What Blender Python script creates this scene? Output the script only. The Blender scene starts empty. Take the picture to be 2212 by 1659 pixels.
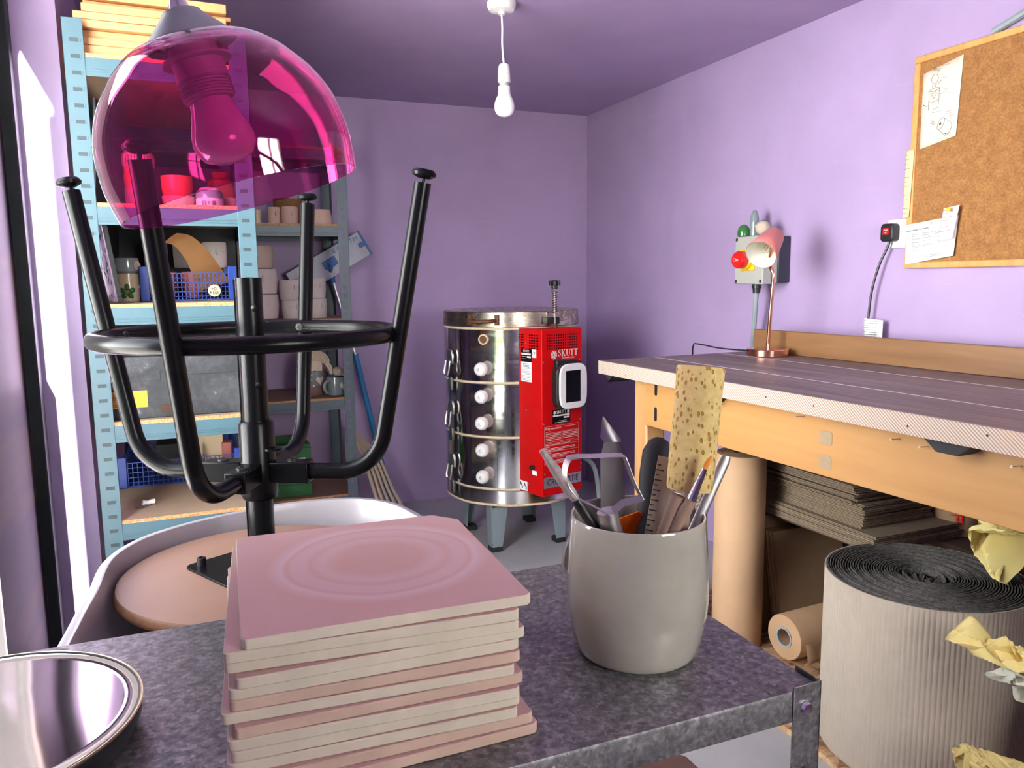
import bpy, bmesh, math, random
from mathutils import Matrix, Vector, noise
PI = math.pi
R = math.radians
random.seed(7)
S = bpy.context.scene
C = S.collection

# ------------------------------------------------------------------ camera, world, sun, exposure
cam = bpy.data.cameras.new('camera')
cam_o = bpy.data.objects.new('camera', cam)
C.objects.link(cam_o)
S.camera = cam_o
FPX, YAW, PIT, ROL, CAMH = 1680.0, R(22.5), R(7.6), R(-0.65), 1.15
cam.sensor_fit = 'HORIZONTAL'
cam.sensor_width = 36.0
cam.lens = 36.0 * FPX / 2212.0
cam.clip_start = 0.02
fwd = Vector((math.sin(YAW) * math.cos(PIT), math.cos(YAW) * math.cos(PIT), -math.sin(PIT)))
rgt = Vector((math.cos(YAW), -math.sin(YAW), 0))
up = rgt.cross(fwd)
r2 = rgt * math.cos(ROL) + up * math.sin(ROL)
u2 = up * math.cos(ROL) - rgt * math.sin(ROL)
cm = Matrix((r2, u2, -fwd)).transposed().to_4x4()
cm.translation = (0, 0, CAMH)
cam_o.matrix_world = cm

S.view_settings.view_transform = 'Standard'
S.view_settings.look = 'None'
S.view_settings.gamma = 1.0
S.view_settings.use_curve_mapping = False
S.view_settings.exposure = 2.42
S.cycles.use_denoising = True
S.cycles.max_bounces = 14
S.cycles.diffuse_bounces = 8
S.cycles.glossy_bounces = 6
S.cycles.transparent_max_bounces = 24
S.cycles.sample_clamp_indirect = 8.0

w = bpy.data.worlds.new('sky')
S.world = w
w.use_nodes = True
bg = w.node_tree.nodes['Background']
bg.inputs[0].default_value = (0.95, 0.96, 1.0, 1)
bg.inputs[1].default_value = 6.0
_t = w.node_tree; _tc = _t.nodes.new('ShaderNodeTexCoord'); _sp = _t.nodes.new('ShaderNodeSeparateXYZ'); _rp = _t.nodes.new('ShaderNodeValToRGB')
_rp.color_ramp.elements[0].color = (1.35, 1.33, 1.30, 1); _rp.color_ramp.elements[1].position = .7; _rp.color_ramp.elements[1].color = (.20, .22, .26, 1)
_t.links.new(_tc.outputs['Generated'], _sp.inputs[0]); _t.links.new(_sp.outputs[2], _rp.inputs[0]); _t.links.new(_rp.outputs[0], bg.inputs[0])

sun = bpy.data.lights.new('sun', 'SUN')
sun.energy = 42.0
sun.angle = R(1.5)
sun.color = (1.0, 0.95, 0.88)
sun_o = bpy.data.objects.new('sun', sun)
C.objects.link(sun_o)
sun_o.rotation_euler = Vector((-0.096, -0.80, 0.23)).to_track_quat('Z', 'Y').to_euler()

def portal(name, loc, direction, sx, sy):
    l = bpy.data.lights.new(name, 'AREA')
    l.shape = 'RECTANGLE'; l.size = sx; l.size_y = sy
    l.cycles.is_portal = True
    o = bpy.data.objects.new(name, l); C.objects.link(o)
    o.location = loc
    o.rotation_euler = Vector(direction).to_track_quat('-Z', 'Z').to_euler()
    return o
portal('daylight_door', (-0.46, 1.53, 1.3), (1, 0, 0), 1.14, 1.36)
portal('daylight_front', (.90, -.74, 1.32), (0, 1, 0), .7, .7)

# ------------------------------------------------------------------ materials
def sr(r, g, b):
    f = lambda c: (c / 12.92 if c <= 0.04045 else ((c + 0.055) / 1.055) ** 2.4)
    return (f(r / 255), f(g / 255), f(b / 255), 1)

class N:
    def __init__(s, name):
        s.m = bpy.data.materials.new(name); s.m.use_nodes = True
        s.t = s.m.node_tree; s.p = s.t.nodes['Principled BSDF']; s.out = s.t.nodes['Material Output']
    def n(s, typ, **kw):
        x = s.t.nodes.new(typ)
        for k, v in kw.items(): setattr(x, k, v)
        return x
    def l(s, a, b): s.t.links.new(a, b)
    def co(s, scale=(1, 1, 1), rot=(0, 0, 0), kind='Object'):
        tc = s.n('ShaderNodeTexCoord'); mp = s.n('ShaderNodeMapping')
        mp.inputs['Scale'].default_value = scale; mp.inputs['Rotation'].default_value = rot
        s.l(tc.outputs[kind], mp.inputs[0]); return mp.outputs[0]
    def noise(s, co, scale=5, detail=4, rough=.5, dist=0):
        x = s.n('ShaderNodeTexNoise'); x.inputs['Scale'].default_value = scale; x.inputs['Detail'].default_value = detail
        x.inputs['Roughness'].default_value = rough; x.inputs['Distortion'].default_value = dist
        s.l(co, x.inputs['Vector']); return x.outputs['Fac']
    def voro(s, co, scale=5, out='Color', feature='F1'):
        x = s.n('ShaderNodeTexVoronoi'); x.feature = feature; x.inputs['Scale'].default_value = scale
        s.l(co, x.inputs['Vector']); return x.outputs[out]
    def wave(s, co, scale=5, dist=0, kind='BANDS', direction='X', detail=2, profile='SIN'):
        x = s.n('ShaderNodeTexWave'); x.wave_type = kind; x.wave_profile = profile
        if kind == 'BANDS': x.bands_direction = direction
        else: x.rings_direction = direction
        x.inputs['Scale'].default_value = scale; x.inputs['Distortion'].default_value = dist; x.inputs['Detail'].default_value = detail
        s.l(co, x.inputs['Vector']); return x.outputs['Fac']
    def ramp(s, fac, stops, interp='LINEAR'):
        x = s.n('ShaderNodeValToRGB'); cr = x.color_ramp; cr.interpolation = interp
        while len(cr.elements) > 1: cr.elements.remove(cr.elements[-1])
        cr.elements[0].position = stops[0][0]; cr.elements[0].color = stops[0][1]
        for p, c in stops[1:]:
            e = cr.elements.new(p); e.color = c
        s.l(fac, x.inputs[0]); return x.outputs[0]
    def mix(s, fac, a, b, mode='MIX'):
        x = s.n('ShaderNodeMix'); x.data_type = 'RGBA'; x.blend_type = mode
        for sock, v in ((0, fac), (6, a), (7, b)):
            if hasattr(v, 'is_linked') or hasattr(v, 'links'): s.l(v, x.inputs[sock])
            else: x.inputs[sock].default_value = v
        return x.outputs[2]
    def math(s, op, a, b=0.0):
        x = s.n('ShaderNodeMath'); x.operation = op
        for i, v in enumerate((a, b)):
            if hasattr(v, 'links'): s.l(v, x.inputs[i])
            else: x.inputs[i].default_value = v
        return x.outputs[0]
    def bump(s, h, strength=.2, dist=.005):
        x = s.n('ShaderNodeBump'); x.inputs['Strength'].default_value = strength; x.inputs['Distance'].default_value = dist
        s.l(h, x.inputs['Height']); s.l(x.outputs[0], s.p.inputs['Normal'])
    def base(s, c): s.l(c, s.p.inputs['Base Color'])
    def rough(s, c): s.l(c, s.p.inputs['Roughness'])

def plain(name, col, rough=.5, metal=0, var=.08, scale=30, bump=0, spec=.5, coat=0):
    """a colour with a little uneven wear in it"""
    k = N(name); p = k.p
    p.inputs['Roughness'].default_value = rough; p.inputs['Metallic'].default_value = metal
    p.inputs['Specular IOR Level'].default_value = spec
    if coat: p.inputs['Coat Weight'].default_value = coat; p.inputs['Coat Roughness'].default_value = .08
    co = k.co()
    f = k.noise(co, scale, 5, .6)
    lo = tuple(c * (1 - var) for c in col[:3]) + (1,); hi = tuple(min(1, c * (1 + var)) for c in col[:3]) + (1,)
    k.base(k.ramp(f, [(.3, lo), (.7, hi)]))
    if bump: k.bump(f, bump, .002)
    return k.m

def wall_paint(name, col):
    k = N(name); k.p.inputs['Roughness'].default_value = .55
    co = k.co()
    f = k.noise(co, 2.2, 6, .6, .4); g = k.noise(co, 14, 5, .6); st = k.noise(k.co((1, 1, 9)), 5, 4, .6, .8)
    c1 = tuple(c * .93 for c in col[:3]) + (1,); c2 = tuple(min(1, c * 1.07) for c in col[:3]) + (1,)
    c = k.ramp(f, [(.3, c1), (.7, c2)])
    c = k.mix(k.ramp(st, [(.64, (0, 0, 0, 1)), (.76, (.10, .10, .10, 1))]), c, (.62, .55, .68, 1))
    k.base(c)
    h = k.math('ADD', k.math('MULTIPLY', f, .8), k.math('MULTIPLY', g, .25))
    k.bump(h, .25, .01)
    return k.m
PURPLE = (.385, .285, .475, 1)
m_wall = wall_paint('purple_wall_paint', PURPLE)
m_ceil = wall_paint('purple_ceiling_paint', (.365, .270, .455, 1))

def mk_floor():
    k = N('grey_floor_paint'); k.p.inputs['Roughness'].default_value = .3
    co = k.co()
    f = k.noise(co, 5, 6, .65); sc = k.noise(k.co((90, 3, 1), (0, 0, .5)), 1, 3, .7); sc2 = k.noise(k.co((3, 120, 1), (0, 0, .2)), 1, 3, .7)
    c = k.ramp(f, [(.3, (.38, .385, .405, 1)), (.7, (.46, .465, .48, 1))])
    s = k.math('MULTIPLY', k.ramp(sc, [(.74, (0, 0, 0, 1)), (.78, (1, 1, 1, 1))]), .0)
    sp = k.ramp(k.voro(co, 30, 'Distance'), [(.03, (1, 1, 1, 1)), (.06, (0, 0, 0, 1))])
    c = k.mix(k.math('MULTIPLY', k.math('MAXIMUM', s, sp), .3), c, (.5, .5, .53, 1))
    k.base(c); k.p.inputs['Roughness'].default_value = .40
    return k.m
m_floor = mk_floor()

def mk_osb(name, a, b, c3, scale=26):
    k = N(name); k.p.inputs['Roughness'].default_value = .6
    v1 = k.voro(k.co((1, 2.6, 2)), scale, 'Color'); v2 = k.voro(k.co((2.6, 1, 2), (0, 0, .7)), scale * .8, 'Color')
    x1 = k.n('ShaderNodeSeparateColor'); k.l(v1, x1.inputs[0]); x2 = k.n('ShaderNodeSeparateColor'); k.l(v2, x2.inputs[0])
    f = k.math('MULTIPLY', k.math('ADD', x1.outputs[0], x2.outputs[1]), .5)
    k.base(k.ramp(f, [(.2, a), (.5, b), (.8, c3)])); k.bump(f, .2, .002)
    return k.m
m_osb = mk_osb('strand_board', sr(120, 90, 62), sr(176, 140, 100), sr(206, 174, 132))
m_chip = mk_osb('chipboard', sr(140, 96, 56), sr(176, 128, 80), sr(196, 152, 104), 260)
m_shelfwood = plain('shelf_board_face', sr(182, 158, 130), .6, 0, .06, 40)
m_shelfdark = plain('shelf_board_brown_face', sr(142, 112, 92), .6, 0, .06, 40)

def wood(name, a, b, scale=1.0, axis='Y', rough=.5, stretch=14, dist=3.0, bump=.06):
    k = N(name); k.p.inputs['Roughness'].default_value = rough
    sc = {'X': (1, stretch, stretch), 'Y': (stretch, 1, stretch), 'Z': (stretch, stretch, 1)}[axis]
    co = k.co(sc); f = k.noise(co, 2.2 * scale, 7, .62, .5); g = k.noise(k.co((1, 1, 1)), 3, 3)
    k.base(k.mix(k.math('MULTIPLY', g, .5), k.ramp(f, [(.32, a), (.68, b)]), a)); k.bump(f, bump, .003)
    return k.m
m_pine = wood('pale_pine', sr(216, 166, 112), sr(238, 196, 144), 1, 'Y')
m_pinex = wood('pale_pine_end', sr(184, 132, 82), sr(204, 154, 102), 1, 'X')
m_birch = wood('honey_birch', sr(168, 122, 72), sr(184, 138, 84), .8, 'X', .42)
m_legwood = wood('honey_birch_leg', sr(172, 126, 80), sr(194, 148, 98), .8, 'Z', .45)
m_upst = wood('worn_brown_board', sr(120, 84, 52), sr(150, 112, 74), .7, 'X', .45)
m_seatw = plain('clay_stained_plywood', sr(142, 108, 88), .5, 0, .07, 9)
m_plyedge = wood('plywood_edge', sr(120, 78, 52), sr(158, 108, 74), 2, 'X')
m_framew = wood('orange_pine_frame', sr(204, 142, 78), sr(222, 164, 98), 1, 'Z')
m_framewy = wood('orange_pine_frame_rail', sr(204, 142, 78), sr(222, 164, 98), 1, 'Y')
m_toolw = wood('tool_wood', sr(128, 104, 88), sr(156, 130, 112), 2, 'Z')
m_ruler = wood('ruler_wood', sr(150, 134, 118), sr(178, 160, 142), 2, 'Z')

def mk_benchtop():
    k = N('slip_stained_bench_boards'); k.p.inputs['Roughness'].default_value = .5
    f = k.noise(k.co((1, 8, 1)), 2.4, 7, .62, .6); g = k.noise(k.co((1, 4, 1)), 2.2, 5, .6, .4)
    c = k.ramp(f, [(.3, sr(88, 74, 72)), (.55, sr(124, 108, 106)), (.75, sr(150, 134, 132))])
    c = k.mix(k.ramp(g, [(.60, (0, 0, 0, 1)), (.72, (.75, .75, .75, 1))]), c, sr(68, 66, 74))
    k.base(c); k.bump(f, .08, .003); return k.m
m_bench = mk_benchtop()
def mk_benchedge():
    k = N('saw_marked_board_edge'); k.p.inputs['Roughness'].default_value = .7
    wv = k.wave(k.co((1, 0, 1.2)), 75, .5, 'BANDS', 'DIAGONAL', 1)
    g = k.noise(k.co((1, 1, 1)), 6, 5, .6)
    c = k.mix(wv, sr(142, 116, 96), sr(188, 176, 166))
    c = k.mix(k.ramp(k.noise(k.co((1, 1, 1)), 5, 3, .5), [(.62, (0, 0, 0, 1)), (.70, (.6, .6, .6, 1))]), c, sr(140, 172, 184))
    c = k.mix(k.ramp(g, [(.6, (0, 0, 0, 1)), (.75, (.5, .5, .5, 1))]), c, sr(196, 150, 118))
    k.base(c); k.bump(wv, .4, .001); return k.m
m_benchedge = mk_benchedge()

def mk_galv():
    k = N('galvanised_steel'); k.p.inputs['Metallic'].default_value = .75
    v = k.voro(k.co((1, 1, 1)), 240, 'Color'); x = k.n('ShaderNodeSeparateColor'); k.l(v, x.inputs[0])
    n = k.noise(k.co(), 110, 5, .65)
    f = k.math('ADD', k.math('MULTIPLY', x.outputs[0], .22), k.math('MULTIPLY', n, .78))
    k.base(k.ramp(f, [(.32, (.115, .113, .118, 1)), (.52, (.20, .197, .202, 1)), (.7, (.34, .335, .345, 1))]))
    k.rough(k.ramp(f, [(.2, (.55, .55, .55, 1)), (.8, (.40, .40, .40, 1))])); return k.m
m_galv = mk_galv()

def mk_cork():
    k = N('cork_sheet'); k.p.inputs['Roughness'].default_value = .85
    n1 = k.noise(k.co(), 150, 4, .7); n2 = k.noise(k.co(), 40, 4, .6)
    f = k.math('ADD', k.math('MULTIPLY', n1, .6), k.math('MULTIPLY', n2, .4))
    k.base(k.ramp(f, [(.32, sr(118, 78, 38)), (.5, sr(146, 100, 52)), (.68, sr(172, 124, 72))])); k.bump(n1, .25, .002); return k.m
m_cork = mk_cork()

def mk_kiln():
    k = N('polished_kiln_steel'); k.p.inputs['Metallic'].default_value = 1.0
    k.p.inputs['Base Color'].default_value = (.70, .69, .67, 1)
    n = k.noise(k.co((1, 1, 9)), 9, 5, .6); d = k.noise(k.co(), 7, 6, .7, 1.2)
    k.rough(k.ramp(n, [(.3, (.07, .07, .07, 1)), (.7, (.17, .17, .17, 1))]))
    k.base(k.ramp(d, [(.3, (.60, .585, .55, 1)), (.62, (.76, .75, .73, 1))]))
    k.bump(k.noise(k.co((1, 1, 1)), 5, 3, .5), .06, .01); return k.m
m_kiln = mk_kiln()
def mk_lid():
    k = N('heat_tarnished_steel'); k.p.inputs['Metallic'].default_value = 1.0
    n = k.noise(k.co((1, 1, 2)), 14, 6, .7, 1.0)
    k.base(k.ramp(n, [(.3, (.16, .11, .07, 1)), (.48, (.46, .40, .32, 1)), (.66, (.66, .63, .58, 1))])); k.rough(k.ramp(n, [(.3, (.4, .4, .4, 1)), (.7, (.13, .13, .13, 1))])); return k.m
m_lid = mk_lid()
m_kred = plain('red_gloss_enamel', (.50, .003, .004, 1), .34, 0, .05, 20, spec=.14)
m_white = plain('white_plastic', (.78, .77, .76, 1), .4, 0, .03)
m_brick = plain('cream_firebrick', sr(208, 190, 162), .9, 0, .12, 90)
m_black = plain('black_plastic', (.012, .012, .014, 1), .4, 0, .2)
m_blackpaint = plain('black_powder_coat', (.004, .004, .005, 1), .26, 0, .05, 60, spec=.14)
m_rust = plain('rusty_bracket', sr(104, 66, 44), .6, .5, .35, 60)
m_steel = plain('zinc_steel', (.50, .50, .49, 1), .35, 1, .15, 40)
m_chrome = plain('chrome', (.75, .75, .76, 1), .1, 1, .03)
m_dullsteel = plain('dull_tool_steel', (.20, .195, .19, 1), .42, .9, .12, 30)
m_screen = plain('dark_screen', (.004, .004, .006, 1), .18, 0, .1, 20, spec=.3)
m_grey = plain('grey_paint_metal', sr(130, 142, 148), .4, .1, .05, 25)
m_rackblue = plain('blue_grey_rack_enamel', sr(62, 93, 104), .38, 0, .04, 20)
m_rackdark = plain('slate_rack_enamel', sr(84, 100, 108), .4, 0, .05, 20)
m_doorgrey = plain('grey_door_frame_paint', sr(112, 124, 126), .5, 0, .12, 12)
m_bluepl = plain('blue_crate_plastic', sr(30, 62, 150), .4, 0, .08)
m_greenpl = plain('green_crate_plastic', sr(18, 92, 36), .4, 0, .1)
m_bisque = plain('white_bisque_clay', sr(206, 196, 190), .8, 0, .03, 18, .05)
m_bisquep = plain('pink_bisque_clay', sr(206, 172, 158), .8, 0, .03, 18, .05)
m_beige = plain('beige_clay', sr(186, 170, 152), .75, 0, .04, 18)
m_glazeblue = plain('grey_blue_glaze', sr(122, 134, 138), .18, 0, .1, 16, coat=.4)
m_cream = plain('cream_glaze', sr(196, 178, 148), .25, 0, .08, 16, coat=.3)
m_potgrey = plain('celadon_grey_glaze', sr(158, 155, 143), .10, 0, .07, 22, .015, coat=1.0)
m_kraft = plain('kraft_paper', sr(176, 142, 108), .75, 0, .05, 12)
m_kraftd = plain('kraft_paper_brown', sr(132, 90, 48), .75, 0, .1, 12)
m_card = plain('brown_cardboard', sr(146, 118, 90), .85, 0, .08, 30)
m_cardd = plain('dusty_cardboard', sr(120, 104, 84), .9, 0, .12, 30)
m_paper = plain('white_paper', (.80, .80, .82, 1), .8, 0, .01)
m_papercream = plain('cream_sketch_paper', sr(214, 204, 184), .85, 0, .03, 8)
m_noteyel = plain('yellow_notepaper', sr(222, 202, 152), .85, 0, .04, 8)
m_notepink = plain('pale_pink_notepaper', sr(214, 196, 200), .85, 0, .03, 8)
m_ink = plain('black_ink', (.02, .02, .022, 1), .6)
m_inkgrey = plain('pencil_grey', (.12, .12, .12, 1), .8)
m_inklight = plain('light_grey_print', (.38, .38, .38, 1), .8)
m_blueink = plain('teal_ink', sr(70, 110, 120), .8)
m_whiteprint = plain('white_print', (.66, .60, .58, 1), .6)
m_copper = plain('polished_copper', (.80, .42, .30, 1), .16, 1, .05, 20)
m_rose = plain('matt_rose_enamel', sr(196, 116, 112), .42, 0, .03, 12, coat=.1)
m_cablegrey = plain('grey_flex', sr(140, 150, 154), .5)
m_swgrey = plain('switch_box_grey', sr(164, 166, 158), .5, 0, .03, 20)
m_swdark = plain('switch_box_dark_back', sr(44, 46, 60), .5)
m_yellow = plain('signal_yellow', sr(238, 190, 20), .35)
m_red = plain('signal_red', (.70, .012, .008, 1), .25, 0, .05, 20, coat=.5)
m_yelpaper = plain('yellow_label', sr(206, 138, 20), .6)
m_black_card = plain('black_foam_board', (.014, .014, .016, 1), .55, 0, .2, 10)
m_pan = plain('white_splash_pan_plastic', sr(158, 152, 156), .3, 0, .03, 10, coat=.2)
m_tileface = None
m_orange = plain('orange_plastic', sr(226, 96, 14), .4)
m_bristle = plain('orange_bristle', sr(206, 128, 40), .7, 0, .2, 200)
m_bristleg = plain('grey_bristle', sr(150, 140, 138), .7, 0, .2, 200)
m_rubber = plain('black_rubber', (.012, .012, .015, 1), .7, 0, .3, 60)
m_poleblue = plain('blue_pole_plastic', sr(44, 124, 182), .4)
m_alu = plain('brushed_aluminium', (.62, .62, .64, 1), .35, .9, .05)
m_mopgrey = plain('pale_grey_mop_plastic', sr(176, 180, 190), .5)
m_mopblue = plain('mop_blue_plastic', sr(48, 98, 160), .45)
m_hose = plain('cream_hose', sr(190, 172, 146), .6)
m_cloth = plain('knitted_cream_cloth', sr(206, 190, 166), .9, 0, .08, 60, .3)
m_crumple = plain('crumpled_yellow_tissue', sr(232, 214, 140), .6, 0, .06, 9)
m_crumplew = plain('crumpled_pale_tissue', sr(220, 222, 200), .6, 0, .05, 9)
m_tag = plain('pale_clay_tag', sr(198, 184, 162), .8)
m_green = plain('green_glaze', sr(46, 110, 52), .3, 0, .15, 20, coat=.3)
m_heart = plain('pale_slip', sr(216, 200, 182), .6)
m_terra = plain('orange_terracotta', sr(214, 116, 78), .5, 0, .08, 14, coat=.2)
m_terra2 = plain('red_brown_pot', sr(150, 74, 62), .5, 0, .15, 14)
m_brown = plain('brown_hardboard', sr(122, 96, 84), .7, 0, .1, 40)
m_lampgrey = plain('grey_lamp_cap', sr(112, 108, 124), .5, 0, .03)
m_darkbrown = plain('dark_brown', sr(64, 44, 32), .9)
m_soil = plain('patio_slabs', (.74, .71, .66, 1), .8, 0, .08, 4)

def mk_tile():
    k = N('pink_slip_ware_board'); k.p.inputs['Roughness'].default_value = .6
    tc = k.n('ShaderNodeTexCoord'); ln = k.n('ShaderNodeVectorMath'); ln.operation = 'LENGTH'
    mp = k.n('ShaderNodeMapping'); mp.inputs['Location'].default_value = (-.012, -.008, 0); mp.inputs['Scale'].default_value = (1, 1, 0)
    k.l(tc.outputs['Object'], mp.inputs[0]); nz = k.n('ShaderNodeTexNoise'); nz.inputs['Scale'].default_value = 9; k.l(mp.outputs[0], nz.inputs['Vector'])
    k.l(mp.outputs[0], ln.inputs[0])
    d = k.math('ADD', ln.outputs['Value'], k.math('MULTIPLY', k.math('SUBTRACT', nz.outputs['Fac'], .5), .012))
    a = sr(186, 146, 136); b = sr(190, 158, 156); c = sr(182, 142, 130)
    ring = k.ramp(k.math('MULTIPLY', d, 8), [(0, c), (.30, c), (.42, b), (.50, a), (.54, b), (.62, b), (.66, a), (.70, sr(198, 170, 172)), (.74, b), (.80, a), (1, sr(188, 150, 144))])
    f = k.noise(k.co(), 24, 5, .6)
    k.base(k.mix(k.math('MULTIPLY', f, .35), ring, sr(200, 172, 170))); return k.m
m_tileface = mk_tile()
m_tileedge = plain('chalky_board_edge', sr(196, 186, 166), .85, 0, .08, 30)
m_tileedgep = plain('slip_stained_board_edge', sr(190, 164, 146), .85, 0, .14, 14)

def mk_sponge():
    k = N('yellow_sponge'); k.p.inputs['Roughness'].default_value = .95
    v = k.voro(k.co((1, 1, .62)), 215, 'Distance'); n = k.noise(k.co(), 130, 4, .6); g = k.noise(k.co(), 70, 3, .6)
    hole = k.ramp(k.math('ADD', v, k.math('MULTIPLY', g, .55)), [(.50, (1, 1, 1, 1)), (.60, (0, 0, 0, 1))])
    c = k.ramp(n, [(.3, sr(176, 152, 92)), (.7, sr(200, 178, 120))])
    k.base(k.mix(hole, c, sr(150, 112, 44)))
    k.bump(k.math('SUBTRACT', k.math('MULTIPLY', n, .25), hole), .6, .003); return k.m
m_sponge = mk_sponge()

def clear(name, T, rough=0.0, ior=1.45, gloss=(1, 1, 1, 1), graze=1.0):
    """clear or tinted sheet: transmits its tint, reflects by Fresnel"""
    k = N(name); k.t.nodes.remove(k.p)
    tr = k.n('ShaderNodeBsdfTransparent'); tr.inputs[0].default_value = T
    gl = k.n('ShaderNodeBsdfGlossy'); gl.inputs['Roughness'].default_value = rough; gl.inputs['Color'].default_value = gloss
    lw = k.n('ShaderNodeLayerWeight'); lw.inputs[0].default_value = .5           # Schlick reflectance, same from both faces
    f0 = ((ior - 1) / (ior + 1)) ** 2
    fr = k.math('ADD', k.math('MULTIPLY', k.math('POWER', lw.outputs['Facing'], 5.0), (1 - f0) * graze), f0)
    mx = k.n('ShaderNodeMixShader'); k.l(fr, mx.inputs[0]); k.l(tr.outputs[0], mx.inputs[1]); k.l(gl.outputs[0], mx.inputs[2])
    k.l(mx.outputs[0], k.out.inputs[0]); return k.m
m_pink = clear('magenta_acrylic', (.915, .44, .72, 1), .01, 1.45)
m_clear = clear('clear_acrylic', (.86, .88, .88, 1), .02, 1.45)
m_bulbglass = clear('clear_bulb_glass', (.93, .94, .92, 1), 0, 1.45)
m_pane = clear('door_glass', (.93, .94, .94, 1), .05, 1.35, graze=.06)
m_bulbwhite = plain('opal_bulb', (.86, .87, .88, 1), .18, 0, .02, 20, coat=.3)

def mk_bubble():
    k = N('dimpled_wrap'); k.p.inputs['Roughness'].default_value = .6
    tc = k.n('ShaderNodeTexCoord'); v = k.voro(k.co((1, 1, 1)), 120, 'Distance')
    k.base(k.ramp(v, [(.2, sr(190, 178, 166)), (.6, sr(120, 108, 100))])); k.bump(v, .8, .004); return k.m
m_bubble = mk_bubble()
def mk_flute(name, a, b, sc):
    k = N(name); k.p.inputs['Roughness'].default_value = .9
    n = k.noise(k.co((1, 1, 1)), sc, 4, .7); k.base(k.ramp(n, [(.35, a), (.65, b)])); k.bump(n, .5, .003); return k.m
m_flute = mk_flute('corrugated_edge', sr(70, 58, 46), sr(128, 112, 92), 180)
m_rolltop = mk_flute('corrugated_roll_end', sr(60, 58, 58), sr(112, 106, 102), 120)
m_rollside = plain('grey_corrugated_paper', sr(172, 160, 144), .85, 0, .04, 30)
def mk_chalk():
    k = N('chalk_smeared_black_card'); k.p.inputs['Roughness'].default_value = .75
    n = k.noise(k.co((1, 1, 1)), 9, 7, .7, .7); g = k.noise(k.co(), 60, 4, .6)
    c = k.ramp(k.math('ADD', k.math('MULTIPLY', n, .75), k.math('MULTIPLY', g, .25)), [(.44, sr(40, 42, 46)), (.58, sr(62, 64, 68)), (.70, sr(140, 144, 152))])
    k.base(c); return k.m
m_chalk = mk_chalk()
def mk_print():
    k = N('grey_animal_print'); k.p.inputs['Roughness'].default_value = .85; k.p.inputs['Specular IOR Level'].default_value = .1
    n = k.noise(k.co((1, 1, 1)), 46, 4, .6, .8); k.base(k.ramp(n, [(.40, sr(52, 50, 56)), (.47, sr(150, 146, 150)), (.6, sr(186, 180, 180))])); return k.m
m_print = mk_print()
def mk_leaf():
    k = N('hedge_leaves'); k.p.inputs['Roughness'].default_value = .6
    n = k.noise(k.co(), 9, 5, .7); k.base(k.ramp(n, [(.3, (.03, .09, .015, 1)), (.55, (.14, .30, .05, 1)), (.75, (.34, .50, .12, 1))])); return k.m
m_leaf = mk_leaf()
def mk_brickwall():
    k = N('orange_brickwork'); k.p.inputs['Roughness'].default_value = .8
    b = k.n('ShaderNodeTexBrick'); b.inputs['Scale'].default_value = 3; b.inputs['Color1'].default_value = (.55, .22, .11, 1); b.inputs['Color2'].default_value = (.48, .17, .08, 1); b.inputs['Mortar'].default_value = (.5, .45, .4, 1)
    k.l(k.co((1, 1, 1), (PI / 2, 0, PI / 2)), b.inputs['Vector']); k.base(b.outputs[0]); return k.m
m_brickwall = mk_brickwall()

def mk_doorbands():  # blurred room reflections put into the door colour as plum and brown bands
    k = N('plum_door_reflected_bands'); k.p.inputs['Roughness'].default_value = .5; k.p.inputs['Specular IOR Level'].default_value = .12
    f = k.noise(k.co((.15, .15, 1)), 4.5, 3, .5)
    k.base(k.ramp(f, [(.35, (.020, .013, .022, 1)), (.5, (.034, .022, .036, 1)), (.62, (.075, .045, .030, 1)), (.7, (.03, .02, .03, 1))])); return k.m
m_doorbands = mk_doorbands()
m_post = plain('dark_slate_frame_paint', (.028, .034, .034, 1), .6, 0, .2, 12, spec=.2)
# ------------------------------------------------------------------ mesh helpers
def T(x, y, z): return Matrix.Translation((x, y, z))
def RZ(a): return Matrix.Rotation(a, 4, 'Z')
def RX(a): return Matrix.Rotation(a, 4, 'X')
def RY(a): return Matrix.Rotation(a, 4, 'Y')
def frame(o, x, y):
    x = Vector(x).normalized(); y = Vector(y); z = x.cross(y).normalized(); y = z.cross(x)
    m = Matrix((x, y, z)).transposed().to_4x4(); m.translation = o; return m
def along(a, b):
    """frame at a whose z axis runs to b"""
    q = (Vector(b) - Vector(a)).to_track_quat('Z', 'Y'); m = q.to_matrix().to_4x4(); m.translation = a; return m

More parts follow.
